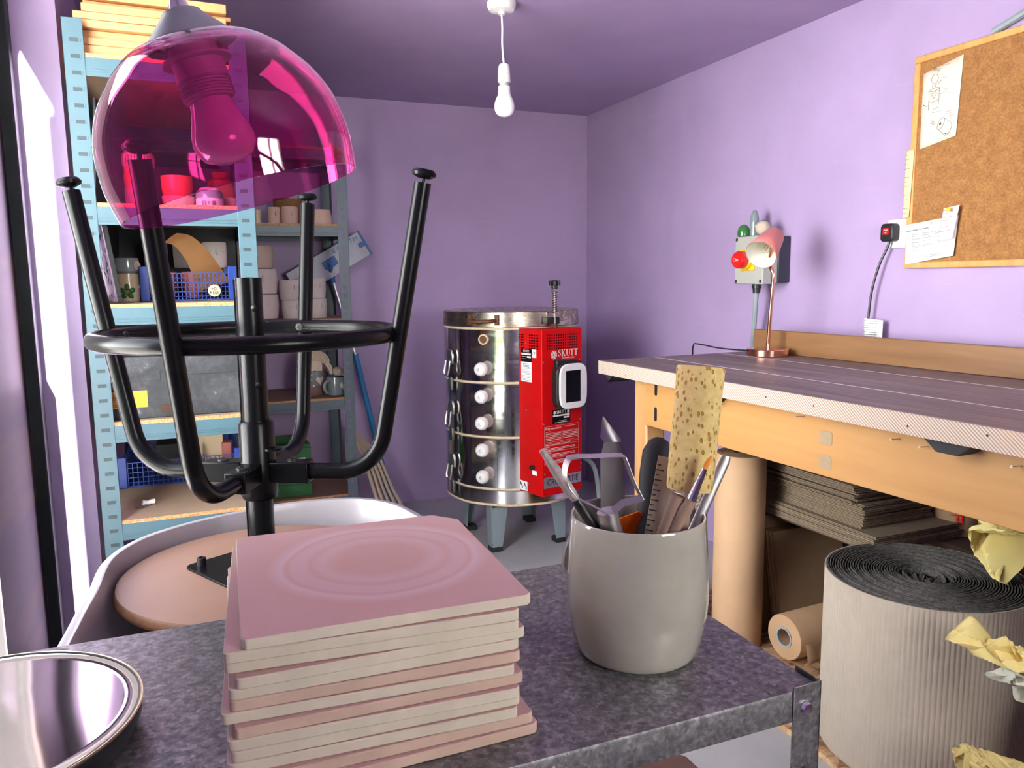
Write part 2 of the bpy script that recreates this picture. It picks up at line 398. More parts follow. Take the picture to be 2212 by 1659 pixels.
class MB:
    def __init__(s, M=None): s.b = bmesh.new(); s.M = M or Matrix.Identity(4); s.mi = 0
    def face(s, vs):
        try: f = s.b.faces.new(vs)
        except ValueError: return None
        f.material_index = s.mi; f.smooth = True; return f
    def v(s, p, M=None): return s.b.verts.new((s.M @ (M or Matrix.Identity(4))) @ Vector(p))
    def hexa(s, pts, M=None):
        v = [s.v(p, M) for p in pts]
        for q in ((3, 2, 1, 0), (4, 5, 6, 7), (0, 1, 5, 4), (1, 2, 6, 5), (2, 3, 7, 6), (3, 0, 4, 7)): s.face([v[i] for i in q])
        return s
    def box(s, x0, x1, y0, y1, z0, z1, M=None):
        return s.hexa([(x0, y0, z0), (x1, y0, z0), (x1, y1, z0), (x0, y1, z0), (x0, y0, z1), (x1, y0, z1), (x1, y1, z1), (x0, y1, z1)], M)
    def prism(s, poly, z0, z1, M=None, holes=None):
        lo = [s.v((x, y, z0), M) for x, y in poly]; hi = [s.v((x, y, z1), M) for x, y in poly]; n = len(poly)
        s.face(lo[::-1]); s.face(hi)
        for i in range(n): s.face([lo[i], lo[(i + 1) % n], hi[(i + 1) % n], hi[i]])
        return s
    def rings(s, rs, closed=True, capa=True, capb=True, loop=False):
        """skin successive vertex loops"""
        L = [[s.v(p) for p in r] for r in rs]; n = len(L[0]); m = len(L)
        for a in range(m if loop else m - 1):
            A, B = L[a], L[(a + 1) % m]
            for i in range(n if closed else n - 1): s.face([A[i], A[(i + 1) % n], B[(i + 1) % n], B[i]])
        if not loop and closed:
            if capa: s.face(L[0][::-1])
            if capb: s.face(L[-1])
        return s
    def lathe(s, prof, M=None, seg=40, a0=0, capa=True, capb=True, loop=False):
        M = M or Matrix.Identity(4)
        rs = [[M @ Vector((r * math.cos(a0 + 2 * PI * i / seg), r * math.sin(a0 + 2 * PI * i / seg), z)) for i in range(seg)] for r, z in prof]
        return s.rings(rs, True, capa, capb, loop)
    def tube(s, pts, r, seg=10, closed=False, caps=True, flat=None):
        P = [Vector(p) for p in pts]; n = len(P); rs = []; up = None
        for i, p in enumerate(P):
            if closed: t = P[(i + 1) % n] - P[i - 1]
            else: t = P[min(i + 1, n - 1)] - P[max(i - 1, 0)]
            t.normalize()
            if up is None: up = t.orthogonal().normalized() if flat is None else (Vector(flat) - t * Vector(flat).dot(t)).normalized()
            else: up = (up - t * up.dot(t)).normalized()
            sd = t.cross(up); rr = r[i] if isinstance(r, (list, tuple)) else r
            ra, rb = (rr if not isinstance(rr, tuple) else rr[0]), (rr if not isinstance(rr, tuple) else rr[1])
            rs.append([p + up * (ra * math.cos(2 * PI * k / seg)) + sd * (rb * math.sin(2 * PI * k / seg)) for k in range(seg)])
        return s.rings(rs, True, caps, caps, closed)
    def strip(s, pts, wv, t=.0004):
        """flat ribbon along pts with width vector wv and thickness t"""
        P = [Vector(p) for p in pts]; wv = Vector(wv); rs = []
        for i, p in enumerate(P):
            tg = (P[min(i + 1, len(P) - 1)] - P[max(i - 1, 0)]).normalized(); nn = tg.cross(wv).normalized() * t / 2
            rs.append([p - wv / 2 - nn, p + wv / 2 - nn, p + wv / 2 + nn, p - wv / 2 + nn])
        return s.rings(rs)
    def sphere(s, c, r, seg=20, rings=12, sc=(1, 1, 1), M=None):
        M = M or Matrix.Identity(4)
        rs = []
        for j in range(rings + 1):
            th = PI * (j + .02 if j == 0 else j - .02 if j == rings else j) / rings
            rs.append([M @ Vector((c[0] + sc[0] * r * math.sin(th) * math.cos(2 * PI * i / seg), c[1] + sc[1] * r * math.sin(th) * math.sin(2 * PI * i / seg), c[2] - sc[2] * r * math.cos(th))) for i in range(seg)])
        return s.rings(rs)
    def mesh(s, me, M=None):
        M = M or Matrix.Identity(4); vs = [s.v(v.co, M) for v in me.vertices]
        for p in me.polygons: s.face([vs[i] for i in p.vertices])
        return s
    def text(s, body, size, M, depth=.0004, align='CENTER', sx=1.0):
        cu = bpy.data.curves.new('t', 'FONT'); cu.body = body; cu.size = size; cu.extrude = depth / 2; cu.align_x = align; cu.align_y = 'CENTER'
        o = bpy.data.objects.new('t', cu); C.objects.link(o)
        dg = bpy.context.evaluated_depsgraph_get(); me = bpy.data.meshes.new_from_object(o.evaluated_get(dg))
        s.mesh(me, M @ Matrix.Diagonal((sx, 1, 1, 1))); bpy.data.objects.remove(o); bpy.data.curves.remove(cu); bpy.data.meshes.remove(me)
        return s
    def build(s, name, mats, parent=None, bevel=0, smooth=35, sub=0, solid=0):
        bmesh.ops.recalc_face_normals(s.b, faces=s.b.faces[:])
        me = bpy.data.meshes.new(name); s.b.to_mesh(me); s.b.free()
        for m in (mats if isinstance(mats, (list, tuple)) else [mats]): me.materials.append(m)
        me.shade_smooth() if hasattr(me, 'shade_smooth') else None
        me.set_sharp_from_angle(angle=R(smooth))
        o = bpy.data.objects.new(name, me); C.objects.link(o)
        if parent: o.parent = parent
        if solid:
            q = o.modifiers.new('solid', 'SOLIDIFY'); q.thickness = solid; q.offset = 0
        if bevel:
            q = o.modifiers.new('bevel', 'BEVEL'); q.width = bevel; q.segments = 2; q.limit_method = 'ANGLE'; q.angle_limit = R(40)
        if sub:
            q = o.modifiers.new('sub', 'SUBSURF'); q.levels = sub; q.render_levels = sub
        return o

def tag(o, label, cat, group=None, kind=None):
    o['label'] = label; o['category'] = cat
    if group: o['group'] = group
    if kind: o['kind'] = kind
    return o
def thing(name, label, cat, loc=(0, 0, 0), rz=0, group=None, M=None):
    o = bpy.data.objects.new(name, None); C.objects.link(o); o.empty_display_size = .05
    if M is not None: o.matrix_world = M
    else: o.location = loc; o.rotation_euler = (0, 0, rz)
    return tag(o, label, cat, group)
def struct(o): o['kind'] = 'structure'; return o
def place(o, loc, rz=0): o.location = loc; o.rotation_euler = (0, 0, rz); return o
def copy_tree(o, parent=None):
    c = o.copy(); C.objects.link(c)
    if parent: c.parent = parent
    for ch in [x for x in C.objects if x.parent == o]: copy_tree(ch, c)
    return c
def arc(c, r, a0, a1, n, z=0): return [(c[0] + r * math.cos(a0 + (a1 - a0) * i / n), c[1] + r * math.sin(a0 + (a1 - a0) * i / n), z) for i in range(n + 1)]
def rrect(x0, x1, y0, y1, r, n=6):
    P = []
    for cx, cy, a in ((x1 - r, y1 - r, 0), (x0 + r, y1 - r, PI / 2), (x0 + r, y0 + r, PI), (x1 - r, y0 + r, 1.5 * PI)):
        for i in range(n + 1): P.append((cx + r * math.cos(a + PI / 2 * i / n), cy + r * math.sin(a + PI / 2 * i / n)))
    return P
def catmull(P, n=6, closed=False):
    P = [Vector(p) for p in P]; out = []; m = len(P)
    for i in range(m if closed else m - 1):
        p0, p1, p2, p3 = (P[(i - 1) % m], P[i], P[(i + 1) % m], P[(i + 2) % m]) if closed else (P[max(i - 1, 0)], P[i], P[i + 1], P[min(i + 2, m - 1)])
        for k in range(n):
            t = k / n
            out.append(.5 * ((2 * p1) + (p2 - p0) * t + (2 * p0 - 5 * p1 + 4 * p2 - p3) * t * t + (3 * p1 - p0 - 3 * p2 + p3) * t ** 3))
    if not closed: out.append(P[-1])
    return out
def scribble(mb, x0, x1, y, h, M, wdt=.0006, seed=1, z=.0006):
    """handwriting: a wavering pen line broken into words"""
    rnd = random.Random(seed); x = x0
    while x < x1 - h:
        L = rnd.uniform(2.0, 4.5) * h; e = min(x1, x + L); n = max(5, int((e - x) / (h * .28)))
        pts = [M @ Vector((x + (e - x) * i / n, y + h * rnd.uniform(-.45, .5) * (1 if i % 2 else -.7), z)) for i in range(n + 1)]
        mb.tube(pts, wdt / 2, 4); x = e + h * .7
def row_text(mb, x0, x1, y, h, M, seed=1, z=.0003, t=.0004):
    """fine print too small to read: a row of word-length dashes"""
    rnd = random.Random(seed); x = x0
    while x < x1:
        e = min(x1, x + rnd.uniform(2, 6) * h)
        mb.box(x, e, y - h / 2, y + h / 2, z, z + t, M); x = e + h * .7

# ------------------------------------------------------------------ setting
XW, YB, ZC, YF = 2.068, 3.885, 2.03, -.75      # right wall, back wall, ceiling, front wall
XL = -0.268                                     # inner face of left wall
struct(MB().box(-.55, XW + .2, YF - .2, YB + .2, -.1, 0).build('floor', m_floor))
struct(MB().box(-.45, XW + .2, YF - .2, YB + .2, ZC, ZC + .12).build('ceiling', m_ceil))
struct(MB().box(-.55, XW + .2, YB, YB + .15, 0, ZC).build('wall_back', m_wall))
struct(MB().box(XW, XW + .15, YF - .2, YB, 0, ZC).build('wall_right', m_wall))
b = MB(); b.box(-.50, XL, 2.405, YB, 0, ZC); b.box(-.50, -.36, YF, .92, 0, ZC); b.box(-.45, XL, .92, 2.405, 2.0, ZC)
struct(b.build('wall_left', m_wall))
b = MB(); b.box(-.5, .55, YF - .15, YF, 0, ZC); b.box(1.25, XW, YF - .15, YF, 0, ZC); b.box(.55, 1.25, YF - .15, YF, 0, .97); b.box(.55, 1.25, YF - .15, YF, 1.67, ZC)
struct(b.build('wall_front', m_wall))
wn = MB()
for x in (.55, .885, 1.22): wn.box(x, x + .03, YF - .1, YF - .04, .97, 1.67)
for z in (.97, 1.30, 1.64): wn.box(.55, 1.25, YF - .1, YF - .04, z, z + .03)
wo = struct(wn.build('window_1', m_white))
wp = MB().box(.57, 1.23, YF - .075, YF - .07, .99, 1.65).build('pane', m_bulbglass, wo)
# glazed door in the left wall: grey frame, glass seen almost edge-on
fb = MB()
for y0, y1 in ((.92, .98), (2.352, 2.404)): fb.box(-.445, -.372, y0, y1, 0, 2.0)
fb.box(-.445, -.372, .98, 2.352, 1.94, 2.0)
d1 = struct(fb.build('door_1', m_post, bevel=.004))
fb = MB(); fb.box(-.44, -.402, .98, 1.88, 0, .30);  # opaque lower panel, added to hold daylight back from the pan
for z0, z1, ye in ((0, 1.0, 1.88), (1.0, 1.94, 2.04)):
    fb.hexa([(-.405, ye, z0), (-.402, ye, z0), (-.402, 2.352, z0), (-.44, 2.352, z0), (-.405, ye, z1), (-.402, ye, z1), (-.402, 2.352, z1), (-.44, 2.352, z1)])
fb.build('door_leaf', m_doorbands, d1)
gb = MB(); gb.box(-.423, -.417, .98, 1.88, .30, 1.0); gb.box(-.423, -.417, .98, 2.04, 1.0, 1.94); gb.build('glass', m_pane, d1)
struct(MB().box(1.34, 2.05, -.3, 2.25, 0, .016).build('floor_board', m_osb))
# garden outside the door, unseen slab added to block sun at the front window
struct(MB().box(.2, 1.8, YF - 3.3, YF - .16, 1.86, 1.95).build('trim_sun_block', m_white))
struct(MB().box(-9, -.56, -5, 9, -.12, -.05).build('ground', m_soil))
struct(MB().box(-7.4, -7.2, -9.5, -4.6, -.05, 1.9).build('wall_garden', m_brickwall))
hb = bmesh.new(); bmesh.ops.create_icosphere(hb, subdivisions=6, radius=1)
for v_ in hb.verts:
    p = v_.co.copy(); v_.co = Vector((p.x * .7, p.y * 2.6, p.z * 1.1)) + p * (.35 * noise.fractal(p * 3.1, 1, 2, 5) + .18 * noise.noise(p * 11) + .1 * noise.noise(p * 27))
me = bpy.data.meshes.new('hedge'); hb.to_mesh(me); hb.free(); me.materials.append(m_leaf)
hd = bpy.data.objects.new('hedge', me); C.objects.link(hd); hd.location = (-4.9, -3.0, .1); tag(hd, 'bushy green hedge growing in the garden outside the glazed door', 'hedge')
struct(MB().box(-2.2, -.447, 2.335, 2.403, -.05, 2.3).build('wall_added_screen', plain('near_black_screen', (.004, .0035, .004, 1), .7, 0, .3, 8, spec=.1)))  # black screen added so the view through the door glass stays dark

# ------------------------------------------------------------------ steel shelving
def upright(parent, mat, x, y, sx, sy, h, wd=.045, kind='slot', pitch=.038, z0=.0):
    """L-section post with its corner at (x,y), flanges running sx, sy"""
    b = MB(); t = .0022
    b.box(min(x, x + sx * wd), max(x, x + sx * wd), min(y, y + sy * t), max(y, y + sy * t), z0, h)
    b.box(min(x, x + sx * t), max(x, x + sx * t), min(y, y + sy * wd), max(y, y + sy * wd), z0, h)
    o = b.build('upright', mat, parent, bevel=.0012)
    s = MB(); z = h - .05; cx = x + sx * wd * .55
    i = 0
    while z > .05:
        if kind == 'slot':
            s.box(cx - .010, cx + .010, min(y, y - sy * .0006), max(y, y - sy * .0006), z - .0045, z + .0045)
            s.mi = 1; s.box(cx + .010, cx + .0135, min(y, y - sy * .0012), max(y, y - sy * .0012), z - .0045, z + .0045); s.mi = 0
            z -= pitch
        else:
            for q in (0, .030):
                s.box(cx - .009, cx + .009, min(y, y - sy * .0006), max(y, y - sy * .0006), z - q - .004, z - q + .004)
                s.box(cx - .0035, cx + .0035, min(y, y - sy * .0006), max(y, y - sy * .0006), z - q - .014, z - q - .004)
            z -= .084
    s.build('slot_pattern', [m_slot if kind == 'slot' else m_slot2, m_rackblue], o)
    return o
m_slot = plain('slot_recess', sr(40, 56, 62), .6)
m_slot2 = plain('keyhole_recess', sr(120, 100, 138), .7)

def rack(name, label, x0, x1, y0, y1, zs, top, mat, boardmat, edgemat, kind):
    t = thing(name, label, 'shelving', (x0, y0, 0)); W, D = x1 - x0, y1 - y0
    for px, sx in ((0, 1), (W, -1)):
        for py, sy in ((0, 1), (D, -1)): upright(t, mat, px, py, sx, sy, top, kind=kind)
    for z in zs:
        s = MB(); s.box(.004, W - .004, .004, D - .004, z - .010, z - .0008); s.mi = 1
        s.box(.003, W - .003, .0025, .004, z - .0105, z - .0006)
        s.build('shelf', [boardmat, edgemat], t)
        for yy, q in ((.0012, 1), (D - .0012, -1)):
            m = MB(); a, c = sorted((yy, yy + q * .004)); m.box(.044, W - .044, a, c, z - .054, z - .0105)
            if kind != 'slot' or z < .6 or True:
                a, c = sorted((yy - q * .0012, yy + q * .002))
                m.box(.044, W - .044, a, c, z - .047, z - .044); m.box(.044, W - .044, a, c, z - .040, z - .0375)
            m.build('beam', mat, t, bevel=.0008)
        for xx, q in ((.0012, 1), (W - .0012, -1)):
            m = MB(); a, c = sorted((xx, xx + q * .004)); m.box(a, c, .05, D - .05, z - .054, z - .0105); m.build('side_beam', mat, t)
    return t
Z1 = (.20, .541, .801, 1.102, 1.352, 1.705)
rack('steel_shelving', 'blue-grey enamelled steel shelving with chipboard shelves beside the glazed door, crammed with pottery', -.236, .181, 2.2, 3.08, Z1, 1.782, m_rackblue, m_shelfwood, m_chip, 'slot')
Z2 = (.2015, .643, .993, 1.400, 1.72)
rack('steel_shelving', 'slate grey keyhole steel shelving standing along the purple back wall', -.24, .666, 3.45, 3.868, Z2, 1.85, m_rackdark, m_shelfdark, m_chip, 'key')

# wooden boards on the top shelf
bw = [(.335, .40, .026, -.04, 0, 0), (.345, .40, .018, -.035, .004, 1), (.33, .40, .020, -.035, .012, -1), (.36, .40, .019, -.046, -.006, .5), (.365, .40, .018, -.03, -.01, -1), (.33, .42, .020, -.028, -.005, 1), (.34, .4, .012, -.02, .02, 2), (.33, .4, .024, -.026, .0, 1)]
ords = ['at the bottom of the stack', 'second from the bottom of the stack', 'third from the bottom of the stack', 'fourth from the bottom of the stack', 'fourth from the top of the stack', 'third from the top of the stack', 'second from the top of the stack', 'topmost of the stack']
z = Z1[-1]
for i, (w_, d_, h_, cx, dy, a) in enumerate(bw):
    o = MB().box(-w_ / 2, w_ / 2, 0, d_, 0, h_ - .0006).build('wooden_board', m_pinex, bevel=.002)
    place(o, (cx, 2.215 + dy + .012, z), R(a)); z += h_
    tag(o, 'pale pine board on the blue-grey shelving, ' + ords[i], 'wooden board', 'pine boards on the top shelf')

# ---- fourth shelf (behind the pink lamp)
t = thing('pottery_figure_vase', 'tall orange and cream face vase at the left on the shelf behind the pink lamp', 'vase', (-.098, 2.36, Z1[4]), R(8))
MB().lathe([(.030, 0), (.036, .01), (.037, .05), (.038, .085), (.036, .10), (.040, .118), (.040, .135), (.030, .150), (.012, .153)]).build('body', m_terra, t)
MB().lathe([(.0395, .108), (.0415, .122), (.0405, .138), (.031, .1515), (.001, .154)], seg=30).build('head', m_cream, t)
b = MB()
for k in range(9):
    a = R(-140 + k * 11); b.tube([(math.cos(a) * .0425, math.sin(a) * .0425, .136), (math.cos(a) * .042, math.sin(a) * .042, .116)], .0007, 4)
b.build('hair_lines', m_ink, t)
MB().lathe([(.029, 0), (.037, .015), (.038, .05)], seg=30, capa=False, capb=False).build('apron_patch', m_bisquep, t)
def bowl(name, label, loc, r0, r1, h, mat, group=None, cat='bowl', rz=0):
    o = MB().lathe([(r0 * .9, 0), (r0, .004), ((r0 + r1) / 2 * 1.04, h * .45), (r1, h), (r1 - .004, h), ((r0 + r1) / 2 * 1.04 - .005, h * .45), (r0 * .8, .007)]).build(name, mat)
    return tag(place(o, loc, rz), label, cat, group)
bowl('bowl', 'rounded cream bowl under a red glazed bowl on the shelf behind the pink lamp', (-.004, 2.36, Z1[4]), .034, .043, .034, m_cream, 'bowls stacked behind the pink lamp')
bowl('bowl', 'streaky red glazed bowl stacked on a cream bowl behind the pink lamp', (-.006, 2.36, Z1[4] + .030), .036, .040, .058, m_terra, 'bowls stacked behind the pink lamp')
t = thing('jar', 'squat white jar with a grey-blue band, seen under the rim of the pink lamp', 'jar', (.075, 2.35, Z1[4]))
MB().lathe([(.033, 0), (.036, .003), (.036, .03), (.034, .044), (.024, .058), (.010, .062), (.001, .062)]).build('body', m_bisque, t)
MB().lathe([(.0363, .030), (.0363, .034), (.0345, .046), (.030, .052)], capa=False, capb=False, seg=36).build('band', m_glazeblue, t)
b = MB()
for k in range(4):
    for q in (-1, 1):
        a = R(-95 + q * (11 + k * 5)); b.tube([(math.cos(a) * .0366, math.sin(a) * .0366, .010), (math.cos(a) * .0366, math.sin(a) * .0366, .022)], .0008, 4)
pts = [(0, -.5), (.6, .2), (.3, .6), (0, .25), (-.3, .6), (-.6, .2)]
b.tube([(math.cos(R(-95) + p[0] * .12) * .0367, math.sin(R(-95) + p[0] * .12) * .0367, .016 + p[1] * .007) for p in pts], .0006, 4, closed=True)
b.build('stripe_and_heart_pattern', m_ink, t)
o = MB().lathe([(.030, 0), (.041, .03), (.043, .07), (.034, .105), (.022, .115), (.026, .13), (.023, .13), (.018, .113)]).build('vase', m_terra2)
tag(place(o, (.115, 2.58, Z1[4])), 'red-brown vase at the back right of the shelf behind the pink lamp', 'vase')
o = MB().lathe([(.022, 0), (.024, .004), (.024, .035), (.022, .038)]).build('small_pot', m_cream)
tag(place(o, (.125, 2.40, Z1[4])), 'small yellow-cream pot tucked behind the striped jar under the pink lamp', 'pot')
for zz, hh, lab in ((Z1[4], .30, 'black foam board standing on edge at the left of the shelf behind the pink lamp'), (Z1[3], .235, 'black foam board standing at the back left behind the framed print')):
    o = MB().box(0, .006, 0, .55, 0, hh).build('foam_board', m_black_card)
    o.location = (-.222 if zz > 1.2 else -.218, 2.45, zz + .001); o.rotation_euler = (0, R(4), 0); tag(o, lab, 'board')
o = MB().box(-.19, .19, 0, .006, 0, .238).build('foam_board', m_black_card)
tag(place(o, (-.02, 2.95, Z1[3] + .001)), 'wide black foam board standing at the back of the shelf with the blue crate', 'board')

# ---- third shelf
t = thing('framed_print', 'black framed print of grey animals leaning at the left end of the middle shelf', 'picture', (-.163, 2.238, Z1[3] + .003))
t.rotation_euler = (0, R(-7), R(18))
b = MB(); L_, H_ = .14, .21
b.box(0, .012, 0, L_, 0, .013); b.box(0, .012, 0, L_, H_ - .013, H_); b.box(0, .012, 0, .013, .013, H_ - .013); b.box(0, .012, L_ - .013, L_, .013, H_ - .013)
b.build('picture_frame', m_black, t, bevel=.001)
MB().box(.003, .006, .013, L_ - .013, .013, H_ - .013).build('print', m_print, t)
t = thing('flower_pot', 'cream glazed pot with a green flower on the middle shelf', 'pot', (-.1495, 2.435, Z1[3] + .0002), R(0))
MB().lathe([(.026, 0), (.029, .003), (.030, .04), (.029, .078), (.026, .078), (.026, .01)]).build('body', m_cream, t)
MB().sphere((.030, -.008, .040), .006, 12, 8).build('nose', m_cream, t)
b = MB()
for k in range(5):
    a0 = R(-92) ; an = R(90 + k * 72)
    P = []
    for j in range(12):
        th = 2 * PI * j / 12; uu = .013 * math.cos(an) + .0095 * math.cos(th) * math.cos(an) - .007 * math.sin(th) * math.sin(an); vv = .013 * math.sin(an) + .0095 * math.cos(th) * math.sin(an) + .007 * math.sin(th) * math.cos(an)
        a = a0 + uu / .030; P.append((math.cos(a) * .0305, math.sin(a) * .0305, .028 + vv))
    b.face([b.v(p) for p in P])
b.build('flower_petals', m_green, t, solid=.0006)
MB().sphere((math.cos(R(-92)) * .0305, math.sin(R(-92)) * .0305, .028), .0035, 10, 6).build('flower_centre', m_orange, t)
t = thing('planter', 'small grey-blue glazed planter with a nose, stacked on the pot with the green flower', 'planter', (-.1495, 2.435, Z1[3] + .0787))
MB().lathe([(.024, 0), (.031, .006), (.033, .022), (.031, .042), (.028, .042), (.028, .01)]).build('body', m_glazeblue, t)
MB().sphere((.030, -.012, .022), .006, 12, 8, (1, 1, 1.4)).build('nose', m_beige, t)
MB().lathe([(.010, 0), (.013, .0005), (.001, .001)], M=T(.027, -.017, .022) @ RZ(R(-32)) @ RY(R(90)), seg=16).build('face_patch', m_beige, t)

def crate(name, label, cat, loc, Wd, Dp, H, mat, nx, nz, rz=0, lip=.02, cell=None):
    t = thing(name, label, cat, loc, rz)
    b = MB(); q = .0022
    def grid_panel(M, L):
        n = max(2, round(L / (Wd / nx)))
        for i in range(n + 1): x = L * i / n; b.box(x - q / 2, x + q / 2, -q / 2, q / 2, .0002, H, M)
        for j in range(nz + 1): zz = H * j / nz; zz = max(zz, q / 2 + .0002); b.box(0, L, -q / 2, q / 2, zz - q / 2, zz + q / 2, M)
    for M, L in ((T(-Wd / 2, 0, 0), Wd), (T(-Wd / 2, Dp, 0), Wd), (T(-Wd / 2, 0, 0) @ RZ(PI / 2), Dp), (T(Wd / 2, 0, 0) @ RZ(PI / 2), Dp)): grid_panel(M, L)
    b.build('lattice_sides', mat, t)
    b = MB(); b.box(-Wd / 2, Wd / 2, 0, Dp, 0, .004); b.build('bottom', mat, t)
    for sx in (-1, 1):
        for yy in (0, Dp): MB().box(sx * Wd / 2 - .012, sx * Wd / 2 + .012, yy - .008, yy + .008, 0, H + lip).build('corner_post', mat, t, bevel=.002)
    return t
ct = crate('plastic_crate', 'bright blue lattice crate with two round clay tags on the middle shelf', 'crate', (.010, 2.42, Z1[3]), .232, .30, .078, m_bluepl, 22, 6)
def round_tag(x, z, lines, lab, rot=0):
    M = frame((x, 2.414, Z1[3] + z), (1, 0, 0), (0, 0, 1)) @ RZ(R(rot))
    t = thing('clay_tag', lab, 'tag', M=M, group='clay tags on the blue crate')
    MB().lathe([(.0165, 0), (.0175, .001), (.0165, .0025), (.001, .0026)], seg=32).build('disc', m_tag, t)
    b = MB(); b.text(lines[0], .0125, T(0, .005, .0028), .0004); b.text(lines[1], .0125, T(.001, -.006, .0028), .0004); b.build('handwriting', m_ink, t)
    return t
round_tag(.075, .028, ('W14', '/24'), 'round clay tag hung on the right half of the blue crate', 176)
round_tag(-.055, .031, ('3', '5'), 'round clay tag on the left half of the blue crate, behind a stool leg', 170)
b = MB(); M = T(0, 0, 0)
pts = catmull([(-.035, 2.50, 1.283), (-.005, 2.49, 1.276), (.025, 2.49, 1.245), (.048, 2.49, 1.205), (.066, 2.50, 1.165), (.074, 2.50, 1.140)], 5)
b.rings([[p + Vector((-.018 - .001 * i, 0, -.014)), p + Vector((.001, -.006 + .003 * math.sin(i), 0)), p + Vector((.019 + .0012 * i, 0, .014)), p + Vector((.001, .004, .003))] for i, p in enumerate(pts)])
tag(b.build('paper_strip', m_kraftd), 'folded brown paper strip sticking up out of the blue crate', 'paper')
for i, (x, y, r, lab) in enumerate(((-.055, 2.50, .026, 'left'), (.02, 2.47, .024, 'middle'))):
    bowl('small_bowl', 'small red-brown bowl inside the blue crate, %s one' % lab, (x, 2.54, Z1[3] + .0062), r, r + .006, .078, m_terra2, 'bowls in the blue crate')
def face_pot(name, label, loc, r, h, mat, rz, group=None, cat='pot', bulge=.0, k=1.0):
    t = thing(name, label, cat, loc, rz, group)
    MB().lathe([(r * .9, 0), (r * .97, .004), (r * (1 + bulge), h * .55), (r * (1 + bulge * .4), h - .003), (r * (1 + bulge * .4) - .002, h), (r * .9, h), (r * .88, .01)]).build('body', mat, t)
    MB().sphere((0, -r * (1 + bulge) - .001, h * .62), .0075 * k, 12, 8, (.7, .8, 1.6)).build('nose', mat, t)
    b = MB()
    for sx in (-1, 1):
        P = []
        for j in range(7):
            x = sx * (.014 + .018 * j / 6) * k; a = -PI / 2 + x / r; P.append((math.cos(a) * r * (1 + bulge) * 1.002, math.sin(a) * r * (1 + bulge) * 1.002, h * .66 - .005 * k * math.sin(PI * j / 6)))
        b.tube(P, .0007, 4)
    b.build('closed_eyes', m_inklight, t)
    return t
face_pot('face_pot', 'white bisque face pot behind the blue crate on the right of the middle shelf', (.094, 2.80, Z1[3] + .10), .038, .084, m_bisque, R(10))
o = MB().box(-.14, .17, 0, .10, 0, .0995).build('cardboard_box', m_black_card); tag(place(o, (-.01, 2.77, Z1[3])), 'low black box at the back of the middle shelf under the white face pots', 'box')
face_pot('face_pot', 'dim grey-white face pot behind the brown paper strip on the middle shelf', (.003, 2.81, Z1[3] + .10), .036, .082, m_bisque, R(0))
face_pot('face_pot', 'shadowed grey pot at the back left of the blue crate shelf', (-.085, 2.82, Z1[3] + .10), .036, .08, m_bisque, R(0))

# ---- second shelf: chalky black carton, brown carton behind
t = thing('cardboard_box', 'black cardboard carton with yellow label and chalky smears, shelved below the bright blue crate', 'box', (-.042, 2.232, Z1[2]), R(0))
W_, H_, D_ = .34, .162, .24
b = MB(); b.box(-W_ / 2, W_ / 2, 0, D_, 0, H_); b.build('carton', m_chalk, t, bevel=.002)
b = MB()
for x0, x1, y_ in ((-W_ / 2, -.035, .098), (.03, W_ / 2, .110)): b.box(x0, x1, -.0008, .0002, y_, y_ + .0012)
b.tube([(-.035, -.0004, .098), (-.035, -.0004, .122), (.0, -.0004, .126), (.03, -.0004, .126), (.03, -.0004, .110)], .0008, 4); b.box(.005, .006, -.0006, .0002, .06, .126)
b.build('flap_seams', m_black, t)
b = MB(); b.prism(rrect(-.040, .030, .012, .033, .006), 0, .0012, frame((0, -.0002, 0), (1, 0, 0), (0, 0, 1))); b.build('hand_hole', m_darkbrown, t)
b = MB(); M = frame((-.121, -.0004, .052), (1, 0, 0), (0, 0, 1)); b.box(-.048, .052, -.022, .022, 0, .0006, M); b.build('yellow_label', m_yelpaper, t)
b = MB()
for k in range(9): row_text(b, -.044, -.044 + (.05 if k % 3 else .035), .017 - k * .0042, .0014, M, k, .0007)
b.build('label_print', m_ink, t)
o = MB().box(-.175, .175, 0, .2, 0, .172).build('cardboard_box', m_kraftd, bevel=.002)
tag(place(o, (-.025, 2.50, Z1[2])), 'open brown cardboard box standing behind the black carton', 'box')

# ---- bottom visible shelf: dark blue crate, oddments, plastic fitting
crate('plastic_crate', 'dark blue lattice crate in the shade on the lowest visible shelf', 'crate', (-.045, 2.56, Z1[1]), .33, .38, .075, m_bluepl, 24, 5)
for i, (x, y, w_, d_, h_, m_, lab) in enumerate(((.03, 2.62, .10, .06, .125, m_cream, 'cream box with a drawn heart standing in the dark blue crate'), (.065, 2.74, .07, .05, .14, m_bluepl, 'blue printed box standing in the dark blue crate'), (-.07, 2.66, .10, .12, .10, m_black_card, 'black packet lying in the dark blue crate'), (.088, 2.61, .028, .05, .10, m_terra2, 'red-brown small box beside the cream box in the dark blue crate'))):
    o = MB().box(-w_ / 2, w_ / 2, 0, d_, 0, h_).build('packet', m_, bevel=.002); tag(place(o, (x, y, Z1[1] + .005), R(8 - 5 * i)), lab, 'packet')
for x, lab in ((-.03, 'left of two small cream figures resting in the dark blue crate'), (.005, 'right of two small cream figures resting in the dark blue crate')):
    o = MB().lathe([(.010, 0), (.013, .01), (.010, .05), (.004, .1), (.001, .102)], seg=16).build('small_figure', m_beige); tag(place(o, (x, 2.575, Z1[1] + .005)), lab, 'figure', 'cream figures in the dark blue crate')
t = thing('cable_clip', 'white plastic fitting with steel pins lying on the lowest visible shelf', 'fitting', (-.135, 2.33, Z1[1]), R(12))
b = MB(); b.tube([(-.012, 0, .010), (-.002, 0, .008), (.012, .001, .0095), (.018, .001, .0085)], [.008, .006, .0065, .0075], 12); b.build('body', m_white, t)
b = MB()
